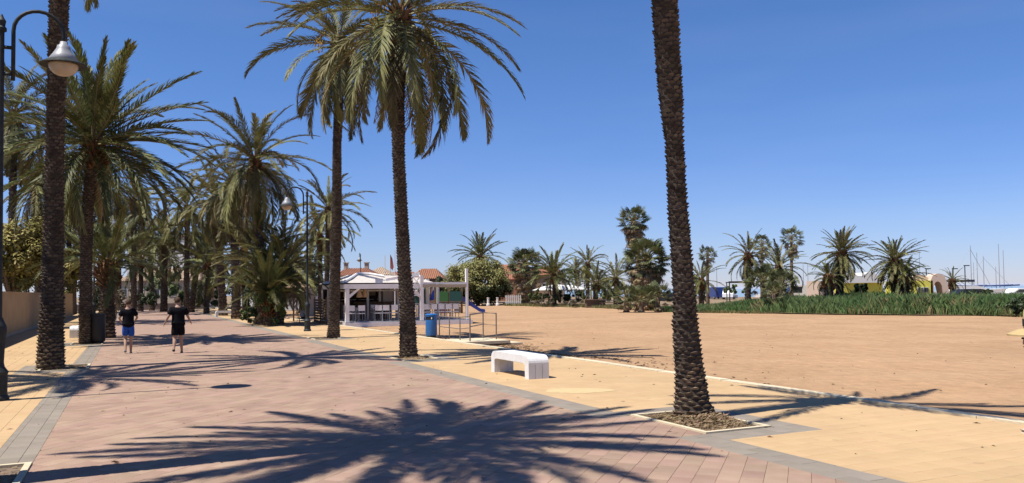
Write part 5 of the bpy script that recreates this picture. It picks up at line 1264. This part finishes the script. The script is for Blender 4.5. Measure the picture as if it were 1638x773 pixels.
hb = MB(); hb.lathe(hc, [(.08, .0), (.12, -.008), (.175, -.035), (.175, -.045), (.08, -.006)], 24); hb.obj('hat_brim', M_straw, h_o)

# ------------------------------------------------------------------ small litter on the paving
r = random.Random(12)
b = MB()
for i in range(420):
    q = r.uniform(-4.5, 9.7); s_ = r.uniform(5, 34); c = W(q, s_, .004); a = r.uniform(0, 6.28); L = r.uniform(.012, .05); w = L*.3
    d = Vector((cos(a), sin(a), 0)); e_ = Vector((-sin(a), cos(a), 0)); up = Vector((0, 0, r.uniform(.002, .02)))
    b.add([c-d*L, c-e_*w+up, c+d*L, c+e_*w], [(0, 1, 2, 3)])
b_keep = b
M_drift = mat('drifted_sand', (.50, .375, .20), .95, .05, col2=(.44, .32, .175), scale=9)
for (px_, py_, rx_, ry_, sd_) in ((925, 625, .62, .34, 1),):
    c = GP(px_, py_); dv = MB(); vs = [(c.x, c.y, .012)]
    for ring, hh_ in ((.5, .010), (.85, .006), (1.0, .0025)):
        for k in range(30):
            a = 2*pi*k/30; w_r = ring*(1+.28*noise.noise(Vector((cos(a)*1.6, sin(a)*1.6, sd_*5.1))))
            vs.append((c.x+cos(a)*rx_*w_r, c.y+sin(a)*ry_*w_r, hh_))
    fs = [(0, 1+k, 1+(k+1) % 30) for k in range(30)]+[(1+g*30+k, 1+(g+1)*30+k, 1+(g+1)*30+(k+1) % 30, 1+g*30+(k+1) % 30) for g in range(2) for k in range(30)]
    dv.add(vs, fs); dv.obj('sand_drift', M_drift, smooth=True, kind='stuff', label='thin patch of pale sand on the yellow paving in front of the bench', category='sand')
b = MB()
for i in range(2600):
    wd = i % 17 == 0; s_ = r.uniform(6, 40) if wd else r.gauss(24, 4.5); q = 10.2+abs(r.gauss(0, 9)) if wd else 10.15+abs(r.gauss(0, 1.0)); c = W(q, s_)
    if noise.noise(Vector((q*.9, s_*.5, 2))) < -.05 and not wd: continue
    a = r.uniform(0, 6.28); L = r.uniform(.02, .07)*(.5 if wd else 1); w = L*.35; d = Vector((cos(a), sin(a), 0)); e_ = Vector((-sin(a), cos(a), 0)); z = sandz(c.x, c.y)*min(1, .35+(q-10)*.5)+.012
    c.z = z; b.add([c-d*L, c-e_*w+Vector((0, 0, .02)), c+d*L+Vector((0, 0, .01)), c+e_*w], [(0, 1, 2, 3)])
b.obj('dry_seaweed', mat('dry_seaweed_flakes', (.12, .08, .05), .9, .1, island=.5), kind='stuff', label='dark scraps of dry seaweed strewn along the sand by the kerb', category='seaweed')
b = b_keep
b.obj('fallen_leaves', M_chip, kind='stuff', label='scattered dry leaf scraps on the paving', category='leaf litter')
